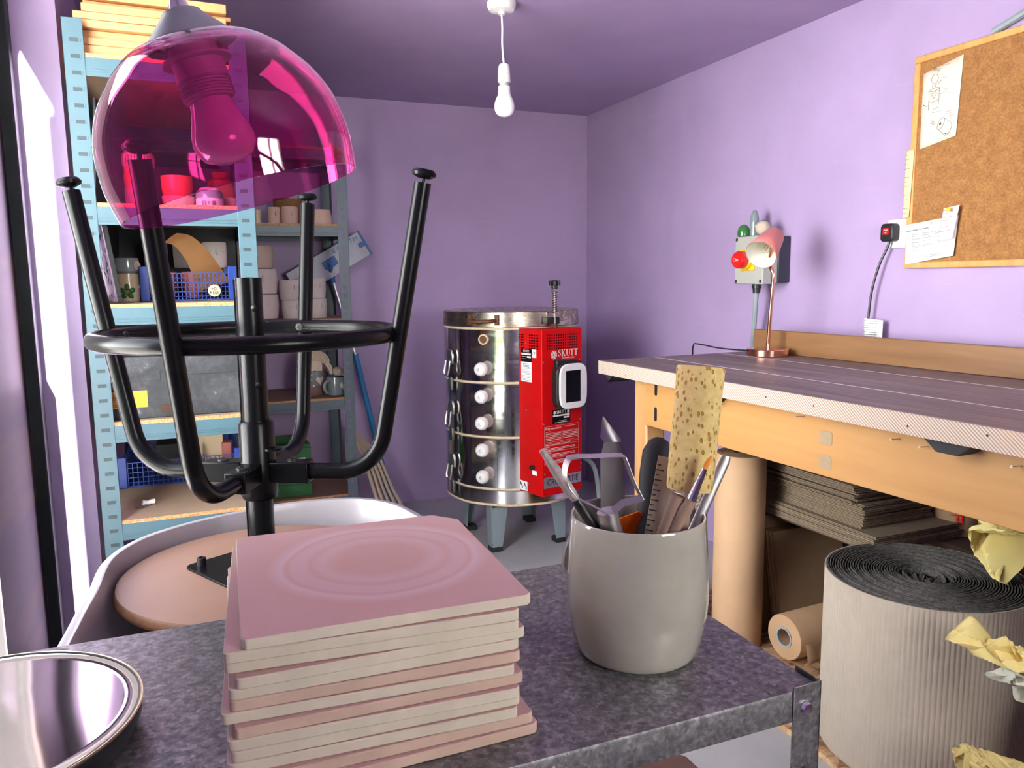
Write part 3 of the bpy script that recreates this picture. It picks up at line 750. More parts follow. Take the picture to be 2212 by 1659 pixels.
for k in range(4): b.tube([(-.004 + .003 * k, -.004, .004), (-.034 + .006 * k, -.016 - .003 * k, .0018)], .0014, 6)
b.tube([(.014, 0, .006), (.019, -.008, .0018)], .0016, 6); b.build('pins', m_steel, t)

# ---- slate shelving: bisque pots, towel, mug, crate
Y = 3.58
o = MB().lathe([(.016, 0), (.017, .06), (.016, .063)]).build('beaker', m_cream); tag(place(o, (.303, Y, Z2[3])), 'narrow cream and yellow beaker at the left end of the top slate shelf', 'beaker')
face_pot('face_cup', 'narrow white bisque face cup on the top slate shelf, left of a wider one', (.372, Y, Z2[3]), .027, .075, m_bisquep, R(12), 'face cups on the slate shelving', 'cup')
face_pot('face_cup', 'wider white bisque face cup on the top slate shelf, beside a narrower one', (.437, Y, Z2[3]), .0365, .078, m_bisquep, R(8), 'face cups on the slate shelving', 'cup')
bowl('bowl', 'pink bisque bowl turned upside down at the right end of the top slate shelf', (.570, Y, Z2[3]), .056, .044, .068, m_bisquep)
bowl('bowl', 'wide tan wooden bowl behind the white cups on the top slate shelf', (.45, 3.72, Z2[3]), .055, .065, .125, m_kraftd)
P_ = [(.284, .0, .089, .108, m_bisque, 'large white face pot at the bottom of the left stack on the slate shelving', 2), (.284, .108, .088, .110, m_bisque, 'large white face pot second up in the left stack on the slate shelving', 14), (.275, .218, .085, .098, m_beige, 'beige face pot topping the left stack on the slate shelving', 10)]
for x, dz, r, h, m_, lab, a in P_: face_pot('face_pot', lab, (x, Y + .02, Z2[2] + dz), r, h - .001, m_, R(a), 'face pots stacked on the slate shelving', bulge=.04, k=1.3)
for x, dz, r, h, a, lab in ((.430, 0, .043, .082, 18, 'small white face pot at the bottom of the middle stack on the slate shelving'), (.425, .082, .045, .088, 18, 'small white face pot on top of the middle stack on the slate shelving'), (.535, 0, .046, .086, 24, 'white face pot at the bottom of the right stack, in front of the mop'), (.533, .086, .046, .09, 20, 'white face pot on top of the right stack, just below the mop head')):
    face_pot('face_pot', lab, (x, Y, Z2[2] + dz), r, h - .001, m_bisque, R(a), 'face pots stacked on the slate shelving', bulge=.05)
t = thing('planter', 'grey-blue planter with a pale heart face on the slate shelving', 'planter', (.497, Y, Z2[1]), R(14))
MB().lathe([(.052, 0), (.057, .004), (.060, .05)]).build('clay_base', m_brown, t)
MB().lathe([(.0602, .05), (.0605, .054), (.060, .112), (.055, .112), (.055, .05)], capa=False, capb=False).build('glazed_body', m_glazeblue, t)
def patch(b, cx, cz, pts, r, off=.0008):
    P = []
    for x, z_ in pts:
        a = -PI / 2 + (cx + x) / r; P.append((math.cos(a) * (r + off), math.sin(a) * (r + off), cz + z_))
    b.face([b.v(p) for p in P])
heart = [(.016 * math.sin(q) ** 3 * 1.35, .0013 * (13 * math.cos(q) - 5 * math.cos(2 * q) - 2 * math.cos(3 * q) - math.cos(4 * q))) for q in [2 * PI * i / 28 for i in range(28)]]
b = MB(); patch(b, .020, .072, heart, .0605, .0015)
for k, (x, z_, a) in enumerate(((-.022, .100, 20), (-.024, .078, -5), (-.012, .048, 40))):
    patch(b, x, z_, [(.007 * math.cos(q) * math.cos(R(a)) - .004 * math.sin(q) * math.sin(R(a)), .007 * math.cos(q) * math.sin(R(a)) + .004 * math.sin(q) * math.cos(R(a))) for q in [2 * PI * i / 12 for i in range(12)]], .0605, .0015)
b.build('heart_and_leaves', m_heart, t, solid=.0008)
b = MB()
rnd = random.Random(3); cx, cy, cz = .512, Y, Z2[1] + .150
for k in range(7):
    rr = .058 - k * .0075
    pts = [(cx + rr * 1.0 * math.cos(a) + .006 * k * .2, cy, cz + rr * .82 * math.sin(a) + .006) for a in [R(-20) + R(215) * i / 24 for i in range(25)]]
    b.strip(pts, (0, .13 - .006 * k, 0), .006)
pts = [(cx + .056, cy - .01, cz - .005), (cx + .066, cy - .015, cz - .02), (cx + .064, cy - .02, cz - .050), (cx + .058, cy - .02, cz - .028), (cx + .04, cy - .02, cz)]
b.strip(catmull(pts, 4), (0, .11, 0), .009)
b.box(cx - .055, cx + .03, cy - .05, cy + .05, cz - .037, cz + .012)
tag(b.build('knitted_cloth', m_cloth, bevel=.002), 'rolled ribbed cream cloth resting on the heart planter', 'cloth')
b = MB(); b.rings([[Vector((.452 + .011 * i, Y - .060 - .003 * math.sin(i), Z2[1] + .113 + .010 * math.sin(i * 1.3) + .012 * j / 3 * (1 if i < 4 else .3))) for j in range(4)] for i in range(6)], closed=False)
tag(b.build('blue_rag', m_mopblue, solid=.003), 'crumpled blue rag hanging over the rim of the heart planter', 'rag')
t = thing('mug', 'grey-blue glazed mug with a pale round face beside the heart planter', 'mug', (.602, Y - .04, Z2[1]), R(20))
MB().lathe([(.038, 0), (.043, .004), (.045, .04), (.043, .084), (.039, .084), (.040, .01)]).build('body', m_glazeblue, t)
MB().tube(catmull([(-.041, -.012, .068), (-.062, -.016, .062), (-.070, -.018, .042), (-.060, -.016, .020), (-.041, -.012, .016)], 5), .0075, 10).build('handle', m_glazeblue, t)
b = MB(); patch(b, .014, .046, [(.019 * math.cos(q), .021 * math.sin(q)) for q in [2 * PI * i / 20 for i in range(20)]], .045, .0015); b.build('face_patch', m_heart, t, solid=.0008)
b = MB(); b.sphere((0, 0, .022), .024, 16, 10, (1.15, 1, .9)); b.sphere((.004, -.022, .026), .011, 12, 8)
o = b.build('clay_stopper', m_beige); tag(place(o, (.612, Y - .04, Z2[1] + .0845)), 'round pale clay lid with a knob sitting on the grey-blue mug', 'lid')
t = thing('plastic_crate', 'green plastic crate on the bottom slate shelf behind the stool', 'crate', (.36, 3.50, Z2[0]))
b = MB(); b.box(-.11, .11, 0, .012, 0, .235); b.box(-.11, .11, .24, .252, 0, .235); b.box(-.11, -.098, .012, .24, 0, .235); b.box(.098, .11, .012, .24, 0, .235); b.box(-.098, .098, .012, .24, 0, .01)
for k in range(4): b.box(-.112, .112, -.004, .0, .05 + k * .055, .056 + k * .055)
b.build('walls', m_greenpl, t, bevel=.003)
MB().box(-.03, .085, -.0055, -.0042, .125, .175).build('white_sticker', m_paper, t)
o = MB().lathe([(.03, 0), (.032, .01), (.032, .13), (.012, .16), (.012, .2), (.002, .2)]).build('bottle', m_black); tag(place(o, (.36, 3.62, Z2[0] + .0105)), 'dark bottle standing in the green crate', 'bottle')

# flat mop leaning between slate shelving and wall
t = thing('flat_mop', 'flat floor mop with pale head and blue handle leaning behind the slate shelving', 'mop')
p0, p1, p2 = Vector((.905, 3.80, .004)), Vector((.745, 3.80, .80)), Vector((.640, 3.80, 1.195))
MB().tube([p0, p0 + (p1 - p0) * .16], .0175, 14).build('end_grip', m_mopblue, t)
MB().tube([p0 + (p1 - p0) * .10, p1], .0145, 14).build('lower_pole', m_poleblue, t)
MB().tube([p1, p2], .011, 14).build('upper_pole', m_alu, t)
Mh = frame((.648, 3.79, 1.245), (.866, 0, .5), (-.5, 0, .866))
b = MB(); b.box(-.215, .180, -.062, .062, 0, .010, Mh); b.build('head_plate', m_mopgrey, t, bevel=.003)
b = MB(); b.box(.178, .190, -.064, .064, -.001, .012, Mh); b.box(.150, .180, -.012, .012, .010, .012, Mh); b.build('end_cap', m_mopblue, t, bevel=.002)
b = MB(); b.box(-.2, .178, -.003, -.0015, .0095, .0108, Mh); b.box(-.2, .178, .020, .0215, .0095, .0108, Mh); b.build('head_grooves', m_inklight, t)
b = MB(); b.box(-.045, .022, -.020, .022, -.012, .0, Mh @ T(0, 0, .022)); b.tube([Mh @ Vector((-.012, 0, .018)), p2 + Vector((.0, -.004, -.005)), p2 + (p1 - p2) * .12], [.012, .013, .014], 12); b.build('swivel', m_mopblue, t, bevel=.002)
b = MB(); b.text('E-CLOTH', .030, Mh @ T(.095, .040, .0106), .0006, sx=1.1); b.build('lettering', m_mopblue, t)

# coiled cream hose beside the slate shelving
b = MB()
for k in range(5):
    b.tube(catmull([(.690 + .016 * k, 3.62 + .024 * k, .42 - .01 * k), (.730 + .021 * k, 3.60 + .024 * k, .31), (.770 + .026 * k, 3.58 + .024 * k, .15), (.795 + .030 * k, 3.56 + .024 * k, .010), (.70 + .012 * k, 3.72 + .012 * k, .0095), (.69, 3.80, .30 - .02 * k), (.685, 3.74, .45)], 6, True), .0085, 8, closed=True)
tag(b.build('coiled_hose', m_hose), 'coil of cream hose standing against the end of the slate shelving', 'hose')

# ------------------------------------------------------------------ kiln
KC = Vector((1.31, 3.165, 0)); KR = .298
t = thing('kiln', 'round polished steel pottery kiln with red control box in the room corner', 'kiln', KC)
def kring(r, z, seg=60):
    """ten flats rounded into one another"""
    P = []
    for i in range(seg):
        a = 2 * PI * i / seg; q = (a - R(225)) % (2 * PI / 10); q = min(q, 2 * PI / 10 - q)
        flat = math.cos(PI / 10) / math.cos(PI / 10 - abs(PI / 10 - q)) if False else math.cos(PI / 10) / math.cos(q)
        rr = r * (.35 * min(flat, 1.0) + .65)
        P.append(Vector((rr * math.cos(a), rr * math.sin(a), z)))
    return P
def kband(name, z0, z1, mat, r=KR, smooth=30):
    return MB().rings([kring(r - .003, z0), kring(r, z0 + .003), kring(r, z1 - .003), kring(r - .003, z1)]).build(name, mat, t, smooth=smooth)
kband('base_slab', .226, .286, m_kiln)
for z0, z1 in ((.293, .505), (.512, .731), (.738, .953)): kband('barrel_ring', z0, z1, m_kiln)
for z0, z1 in ((.218, .226), (.286, .293), (.505, .512), (.731, .738), (.953, .960)): kband('brick_seam', z0 - .001, z1 + .001, m_brick, KR - .001)
kband('lid', .961, 1.025, m_lid, KR + .002)
def kpt(a, r, z): return Vector((r * math.cos(R(a)), r * math.sin(R(a)), z))
def kfr(a, r, z):
    """frame on the barrel: x to the viewer's right, y up, z outwards"""
    return frame(kpt(a, r, z), (-math.sin(R(a)), math.cos(R(a)), 0), (0, 0, 1))
for z in (.794, .682, .572, .460, .348):
    M = kfr(225, KR - .004, z)
    o = MB().lathe([(.012, 0), (.012, .012), (.020, .014), (.0262, .021), (.0282, .031), (.0262, .041), (.020, .0475), (.0070, .0495), (.0070, .038)], M=M, seg=28).build('peephole_plug', m_white, t)
M = kfr(225, KR - .003, .913)
MB().lathe([(.021, 0), (.021, .006), (.0165, .006), (.0155, -.004)], M=M, seg=28).build('peephole_rim', m_brick, t)
MB().lathe([(.0158, .0005), (.001, .001)], M=M, seg=20).build('peephole_hollow', m_rust, t)
# lid handle
for q in (-1, 1):
    MB().box(-.009, .009, -.022, .022, 0, .006, kfr(225 + q * 11.5, KR + .001, .992)).build('handle_bracket', m_rust, t, bevel=.001)
pts = [kpt(225 + q * 10.5, KR + .010 + .028 * (1 - (q) ** 4), .990 - .004 * (1 - q * q)) for q in [i / 8 - 1 for i in range(17)]]
MB().tube(pts, .0075, 10).build('lid_handle', m_rust, t)
# latches
for i, z in enumerate((.818, .602, .373)):
    M = kfr(190, KR + .002, z)
    l = MB().prism([(-.020, -.012), (.020, -.012), (.024, .022), (.014, .044), (-.010, .046), (-.024, .026)], 0, .010, M).build('latch', m_steel, t, bevel=.002)
    MB().tube([M @ Vector(p) for p in ((-.017, .0, .018), (-.020, -.045, .026), (-.012, -.060, .028), (.012, -.060, .028), (.020, -.045, .026), (.017, .0, .018))], .0042, 8).build('latch_loop', m_steel, l)
    MB().prism([(-.012, -.125), (.012, -.125), (.013, -.085), (.008, -.070), (-.008, -.070), (-.013, -.085)], 0, .012, M).build('latch_keeper', m_dullsteel, l, bevel=.002)
# stand
for sx, sy in ((-1, -1), (1, -1), (1, 1), (-1, 1)):
    b = MB(); cx, cy = sx * .172, sy * .182; g = .003
    for ax in (0, 1):
        tp, bt = .075, .044
        if ax == 0: pts = [(cx, cy, .013), (cx - sx * bt, cy, .013), (cx - sx * bt, cy + sy * g, .013), (cx, cy + sy * g, .013)]; pt2 = [(cx, cy, .216), (cx - sx * tp, cy, .216), (cx - sx * tp, cy + sy * g, .216), (cx, cy + sy * g, .216)]
        else: pts = [(cx, cy, .013), (cx, cy - sy * bt, .013), (cx + sx * g, cy - sy * bt, .013), (cx + sx * g, cy, .013)]; pt2 = [(cx, cy, .216), (cx, cy - sy * tp, .216), (cx + sx * g, cy - sy * tp, .216), (cx + sx * g, cy, .216)]
        b.hexa(pts + pt2)
    l = b.build('leg', m_grey, t, bevel=.0015)
    x0, x1 = sorted((cx + sx * .004, cx - sx * .046)); y0, y1 = sorted((cy + sy * .004, cy - sy * .046))
    MB().box(x0, x1, y0, y1, 0.0005, .022).build('rubber_foot', m_rubber, l, bevel=.002)
b = MB(); b.box(-.17, .17, -.185, -.182, .196, .217); b.build('stand_rail', m_grey, t)
b = MB(); b.box(.172, .175, -.18, .18, .196, .217); b.build('stand_rail', m_grey, t)
# red control box
def serif(b, M, h, adv):
    """the word SKUTT in upright seriffed capitals, h high"""
    st, hl = h * .17, h * .06
    def bar(x0, x1, y0, y1): b.box(x0, x1, y0, y1, 0, .0006, M)
    def slab(p, q, w_):
        d = Vector((q[0] - p[0], q[1] - p[1])); n_ = Vector((-d.y, d.x)).normalized() * w_ / 2
        b.prism([(p[0] - n_.x, p[1] - n_.y), (q[0] - n_.x, q[1] - n_.y), (q[0] + n_.x, q[1] + n_.y), (p[0] + n_.x, p[1] + n_.y)], 0, .0006, M)
    x = -2.45 * adv; H = h / 2
    P = [(.30, .62), (.20, .88), (-.05, 1.0), (-.30, .84), (-.30, .50), (0, .18), (.28, -.14), (.34, -.52), (.16, -.92), (-.12, -1.0), (-.34, -.84), (-.38, -.50)]
    b.strip([M @ Vector((x + px * h * .62, py * (H - hl), .0003)) for px, py in [(v.x, v.y) for v in catmull([(u[0], u[1], 0) for u in P], 3)]], (M.to_3x3() @ Vector((st * .75, st * .25, 0))), .0006)
    x += adv * 1.1; bar(x - h * .34, x - h * .34 + st, -H, H); bar(x - h * .42, x - h * .09, H - hl, H); bar(x - h * .42, x - h * .09, -H, -H + hl)
    slab((x - h * .17, -h * .04), (x + h * .26, H - hl), hl * 1.4); slab((x - h * .10, h * .03), (x + h * .32, -H + hl), st); bar(x + h * .12, x + h * .42, H - hl, H); bar(x + h * .16, x + h * .48, -H, -H + hl)
    x += adv * 1.3; bar(x - h * .34, x - h * .34 + st, -H * .45, H); bar(x + h * .28, x + h * .28 + hl * 1.3, -H * .45, H); bar(x - h * .42, x - h * .08, H - hl, H); bar(x + h * .18, x + h * .44, H - hl, H)
    b.strip([M @ Vector((x - h * .255 + h * .29 * (1 - math.cos(a_)), -H * .40 - H * .54 * math.sin(a_), .0003)) for a_ in [PI * i / 12 for i in range(13)]], (M.to_3x3() @ Vector((st * .5, st * .6, 0))), .0006)
    for k in range(2):
        x += adv * 1.12; bar(x - st / 2, x + st / 2, -H, H); bar(x - h * .36, x + h * .36, H - hl, H); bar(x - h * .18, x + h * .18, -H, -H + hl)
        for q_ in (-1, 1): bar(x + q_ * h * .34 - hl / 2, x + q_ * h * .34 + hl / 2, H - h * .18, H)
BX = Matrix.Translation(Vector((1.262, 2.742, 0)) - KC) @ RZ(R(14))       # near vertical edge of the box, x to the right, y back
BW, BD, B0, B1 = .210, .185, .288, .958
cb = MB().box(0, BW, 0, BD, B0, B1, BX).build('control_box', m_kred, t, bevel=.004)
b = MB(); b.box(-.005, .0, BD - .032, BD - .004, B0 + .008, B1 - .002, BX); b.build('side_flange', m_kred, cb, bevel=.002)
FR = BX @ frame((0, -.0006, 0), (1, 0, 0), (0, 0, 1)) @ Matrix.Diagonal((.9, 1, 1, 1))   # front: x right, y up, z towards the room
SD = BX @ frame((-.0006, BD, 0), (0, -1, 0), (0, 0, 1))                   # left side
b = MB()
for i in range(14):
    for j in range(6): b.lathe([(.0036, 0), (.0001, .0004)], M=FR @ T(.032 + i * .0130, .934 - j * .0105, 0), seg=8, capa=False)
b.build('front_vent_pattern', m_screen, cb)
b = MB()
for i in list(range(4)) + list(range(7, 13)):
    for j in range(6): b.lathe([(.0034, 0), (.0001, .0004)], M=SD @ T(.036 + i * .0105, .934 - j * .0105, 0), seg=8, capa=False)
b.build('side_vent_pattern', m_screen, cb)
b = MB()
serif(b, FR @ T(.150, .862, .0006), .027, .0208); b.text('AUTOMATIC KILN', .0085, FR @ T(.150, .841, .0006), .0004)
for r_ in (.017, .012, .007): b.lathe([(r_, 0), (r_ - .0022, 0), (r_ - .0022, .0006), (r_, .0006)], M=FR @ T(.068, .856, .0004), seg=26, loop=True)
for k in range(6): b.box(-.001, .001, .006, .016, .0003, .0009, FR @ T(.068, .856, 0) @ RZ(R(k * 60 + 15)))
b.build('lettering_and_emblem', m_whiteprint, cb)
b = MB(); b.prism(rrect(.056, .224, .638, .822, .040), 0, .032, FR); b.box(.066, .19, .80, .836, 0, .022, FR)
tu = b.build('screen_housing', m_black, cb, bevel=.003)
out = []
for i in range(60):
    a = 2 * PI * i / 60; c_, s_ = math.cos(a), math.sin(a); out.append((.144 + .079 * math.copysign(abs(c_) ** (2 / 4.2), c_), .731 + .090 * math.copysign(abs(s_) ** (2 / 4.2), s_)))
MB().prism(out, .032, .042, FR).build('screen_bezel', m_white, tu, bevel=.003)
MB().box(.098, .181, .668, .794, .0420, .0430, FR).build('display', m_screen, tu)
b = MB(); b.lathe([(.0018, 0), (.0001, .0005)], M=FR @ T(.200, .700, .042), seg=10)
for r_ in (.004, .0065): b.tube([FR @ Vector((.200 + r_ * math.cos(a), .702 + r_ * math.sin(a), .0423)) for a in [R(35 + 11 * i) for i in range(11)]], .0005, 4)
b.build('wireless_symbol', m_inklight, tu)
def plate(M, x0, x1, y0, y1, mat, name): return MB().box(x0, x1, y0, y1, 0, .0012, M).build(name, mat, cb)
def outline(b, M, x0, x1, y0, y1, q=.0005, z=.0003):
    b.box(x0, x1, y0, y0 + q, z, z + .0004, M); b.box(x0, x1, y1 - q, y1, z, z + .0004, M); b.box(x0, x0 + q, y0, y1, z, z + .0004, M); b.box(x1 - q, x1, y0, y1, z, z + .0004, M)
lb = plate(FR, .058, .160, .580, .636, m_screen, 'rating_plate')
b = MB(); b.text('SKUTT', .019, FR @ T(.110, .625, .0014), .0004); b.lathe([(.007, 0), (.0001, .0004)], M=FR @ T(.070, .625, .0014), seg=14); b.box(.143, .157, .618, .633, .0013, .0017, FR); b.box(.060, .157, .609, .615, .0013, .0017, FR); b.box(.122, .156, .599, .606, .0013, .0017, FR)
row_text(b, .09, .14, .590, .0012, FR, 3, .0013); row_text(b, .07, .15, .584, .002, FR, 5, .0013); b.build('plate_print', m_whiteprint, lb)
b = MB()
outline(b, FR, .012, .212, .418, .572); b.text('Firing Instructions:', .0125, FR @ T(.016, .563, .0004), .0003, 'LEFT'); row_text(b, .125, .195, .565, .0014, FR, 9)
row_text(b, .020, .05, .551, .0012, FR, 4)
outline(b, FR, .015, .111, .508, .546); outline(b, FR, .113, .208, .508, .548)
for k in range(5): row_text(b, .020, .106, .541 - k * .0062, .0018, FR, 20 + k); row_text(b, .118, .204, .543 - k * .0062, .0018, FR, 30 + k)
for y_ in (.502, .493, .468, .441): b.box(.013, .211, y_, y_ + .0005, .0003, .0007, FR)
row_text(b, .018, .16, .497, .0018, FR, 41); row_text(b, .018, .04, .488, .0020, FR, 42); row_text(b, .018, .05, .463, .0020, FR, 43); row_text(b, .018, .06, .437, .0020, FR, 44)
for k in range(3): row_text(b, .018, .19 - .07 * (k == 2), .482 - k * .0052, .0018, FR, 50 + k); row_text(b, .018, .19 - .05 * (k == 2), .457 - k * .0052, .0018, FR, 60 + k); row_text(b, .018, .2 - .05 * (k == 2), .432 - k * .0048, .0018, FR, 70 + k)
b.build('instruction_print', m_whiteprint, cb)
np_ = plate(FR, .008, .226, .322, .366, m_alu, 'name_plate')
b = MB(); b.text('CROMARTIE', .036, FR @ T(.117, .344, .0016), .0006, sx=.92); b.build('name_lettering', m_ink, np_)
lb = plate(SD, .055, .122, .826, .878, m_screen, 'side_rating_plate')
b = MB(); b.text('SKUTT', .013, SD @ T(.089, .869, .0014), .0004); b.box(.058, .119, .854, .861, .0013, .0017, SD); b.box(.094, .119, .843, .850, .0013, .0017, SD); row_text(b, .06, .09, .847, .0016, SD, 3, .0013); row_text(b, .06, .085, .838, .0016, SD, 4, .0013); b.build('side_plate_print', m_whiteprint, lb)
lb = plate(SD, .055, .122, .746, .8255, m_paper, 'warning_label')
b = MB()
for k in range(12): row_text(b, .060 + (.008 if k < 3 else 0), .116 - (.008 if k < 3 else 0), .818 - k * .0060, .0024 if k < 3 else .0014, SD, 80 + k, .0013)
b.build('warning_print', m_inkgrey, lb)
lb = plate(SD, .126, .152, .846, .878, m_paper, 'approval_label')
b = MB(); b.text('CE', .018, SD @ T(.139, .862, .0014), .0004, sx=.9); b.build('approval_print', m_ink, lb)
MB().lathe([(.011, 0), (.011, .010), (.0085, .011), (.0085, .016), (.001, .0165)], M=SD @ T(.128, .402, 0), seg=20).build('switch_knob', m_black, cb)
plate(SD, .122, .150, .371, .389, m_paper, 'switch_label')
lb = plate(SD, .030, .088, .294, .333, m_paper, 'hazard_label')
b = MB()
for dx in (0, .026): b.prism([(.040 + dx, .327), (.046 + dx, .327), (.056 + dx, .309), (.058 + dx, .314), (.0585 + dx, .300), (.050 + dx, .304), (.053 + dx, .306), (.047 + dx, .317), (.045 + dx, .313)], .0012, .0018, SD)
b.build('lightning_symbol', m_ink, lb)
for x, y_ in ((.008, .83), (.216, .83), (.008, .585), (.222, .585), (.012, .381), (.222, .381), (.12, .296), (.226, .40)):
    MB().lathe([(.0038, 0), (.0034, .0018), (.0008, .0026)], M=FR @ T(x, y_, 0), seg=10).build('screw', m_steel, cb)
for x, y_ in ((.016, .92), (.016, .73), (.016, .655), (.016, .50), (.016, .42), (.016, .318), (.085, .90), (.085, .63), (.095, .325)):
    MB().lathe([(.0038, 0), (.0034, .0018), (.0008, .0026)], M=SD @ T(x, y_, .005 if x < .03 else 0), seg=10).build('screw', m_steel, cb)
# lid clamp with spring and knob
p = kpt(280, KR + .03, 0)
MB().box(-.040, .022, -.019, .008, 0, .034, kfr(280, KR, .992)).build('clamp_bracket', m_black, t, bevel=.002)
MB().tube([p + Vector((0, 0, .945)), p + Vector((0, 0, 1.13))], .0055, 10).build('clamp_bolt', m_steel, t)
MB().tube([p + Vector((0, 0, .944)), p + Vector((0, 0, .974))], .012, 6).build('clamp_nut', m_rust, t)
MB().tube([p + Vector((.0095 * math.cos(a), .0095 * math.sin(a), 1.015 + .085 * a / (2 * PI * 9))) for a in [2 * PI * 9 * i / 126 for i in range(127)]], .0017, 5).build('clamp_spring', m_rust, t)
MB().lathe([(.014, 1.102), (.016, 1.106), (.014, 1.110)], M=T(*p), seg=20).build('clamp_washer', m_steel, t)
b = MB(); b.lathe([(.012, 1.112), (.013, 1.125), (.012, 1.148), (.002, 1.149)], M=T(*p), seg=18)
for k in range(3): b.box(-.024, .024, -.006, .006, 1.127, 1.147, T(*p) @ RZ(R(60 * k + 10)))
b.build('clamp_knob', m_black, t, bevel=.002)
# power lead
b = MB(); q = Matrix.Translation(-KC); st = BX @ Vector((BW, .05, .405))
b.tube(catmull([st, st + Vector((.05, 0, .0)), st + Vector((.11, .02, -.06)), st + Vector((.15, .05, -.22)), st + Vector((.17, .07, -.393)), st + Vector((.30, .15, -.395))], 6), .010, 10); b.build('power_lead', m_cablegrey, t)
MB().tube([st - Vector((.005, 0, 0)), st + Vector((.032, .0, 0))], .018, 14).build('cable_gland', m_black, t)

# ------------------------------------------------------------------ pottery wheel with splash pan
t = thing('splash_pan_machine', 'white oval splash pan of a pottery wheel, holding an upturned stool', 'pottery wheel', (.11, 1.19, 0))
ol = [(-.16, .93), (-.158, 1.05), (-.149, 1.15), (-.141, 1.276), (-.106, 1.357), (-.054, 1.407), (.006, 1.440), (.07, 1.462), (.134, 1.478), (.21, 1.478), (.286, 1.455), (.335, 1.40), (.361, 1.315), (.375, 1.2), (.38, 1.05), (.37, .95), (.31, .90), (.1, .892), (-.10, .896)]
ol = [p for p in catmull([(x - .11, y - 1.19, 0) for x, y in ol], 5, True)]
nl = len(ol); nr = []
for i in range(nl):
    tg = (ol[(i + 1) % nl] - ol[i - 1]).normalized(); nr.append(Vector((tg.y, -tg.x, 0)))
if sum((nr[i].dot(ol[i]) for i in range(nl))) < 0: nr = [-n_ for n_ in nr]
prof = [(-.06, .615), (-.022, .64), (-.012, .70), (-.006, .728), (.0, .736), (-.006, .741), (-.014, .740), (-.018, .728), (-.020, .690), (-.028, .657), (-.06, .640), (-.12, .637)]
MB().rings([[ol[i] + nr[i] * d + Vector((0, 0, z)) for i in range(nl)] for d, z in prof]).build('splash_pan', m_pan, t, smooth=60)
MB().lathe([(.05, .638), (.05, .682), (.15, .684), (.15, .6985), (.001, .6985)], M=T(-.025, .02, 0)).build('wheel_head', m_alu, t)
b = MB(); b.box(-.16, .16, -.18, .18, .38, .613); b.build('motor_housing', m_grey, t, bevel=.01)
for sx in (-1, 1):
    for sy in (-1, 1): MB().tube([(sx * .13, sy * .15, .379), (sx * .17, sy * .19, .002)], .014, 10).build('leg', m_grey, t)

# ------------------------------------------------------------------ stool standing upside down
SX, SY, SZ = .085, 1.215, .699
t = thing('bar_stool', 'black four-legged bar stool turned upside down with its wooden seat in the white pan', 'stool', (SX, SY, SZ))
MB().lathe([(.2, 0), (.208, .003), (.209, .008), (.206, .0165), (.200, .0185), (.001, .0185)], seg=72).build('seat', m_seatw, t)
MB().lathe([(.2082, .001), (.2098, .004), (.2098, .008), (.2078, .0140)], seg=72, capa=False, capb=False).build('seat_edge', m_plyedge, t)
b = MB(); M = RZ(R(27)); b.prism(rrect(-.085, .085, -.085, .085, .012), .0186, .0226, M)
pl = b.build('mounting_plate', m_blackpaint, t, bevel=.001)
for sx in (-1, 1):
    for sy in (-1, 1): MB().lathe([(.0068, .0226), (.0068, .0345), (.0055, .0352), (.0035, .0352), (.0035, .030)], M=M @ T(sx * .066, sy * .066, 0), seg=16).build('bolt', m_black, pl)
ztop = 1.158 - SZ
o = MB().lathe([(.0190, .0226), (.0190, ztop), (.0155, ztop), (.0155, ztop - .05), (.001, ztop - .05)], seg=28).build('column', m_blackpaint, t)
b = MB(); b.box(-.0215, -.0183, -.004, .004, .023, ztop - .002, RZ(R(-25))); b.build('column_rail', m_blackpaint, o)
b = MB()
for z in (1.114, 1.054, 1.00): b.lathe([(.0052, 0), (.0001, .0004)], M=frame((.0191 * math.cos(R(-75)), .0191 * math.sin(R(-75)), z - SZ), (math.cos(R(15)), math.sin(R(15)), 0), (0, 0, 1)), seg=14)
b.build('hole_pattern', m_screen, o)
z0, z1 = .826 - SZ, .945 - SZ
MB().lathe([(.0245, z0), (.0275, z0 + .006), (.0275, z0 + .05), (.0262, z0 + .055), (.0262, z1 - .004), (.024, z1), (.0195, z1), (.0195, z0)], loop=True, seg=32).build('sleeve', m_blackpaint, t)
MB().lathe([(.014, 0), (.014, .003), (.0005, .004)], M=T(.020, -.020, .902 - SZ), seg=18).build('release_disc', m_blackpaint, t)
PH = -28
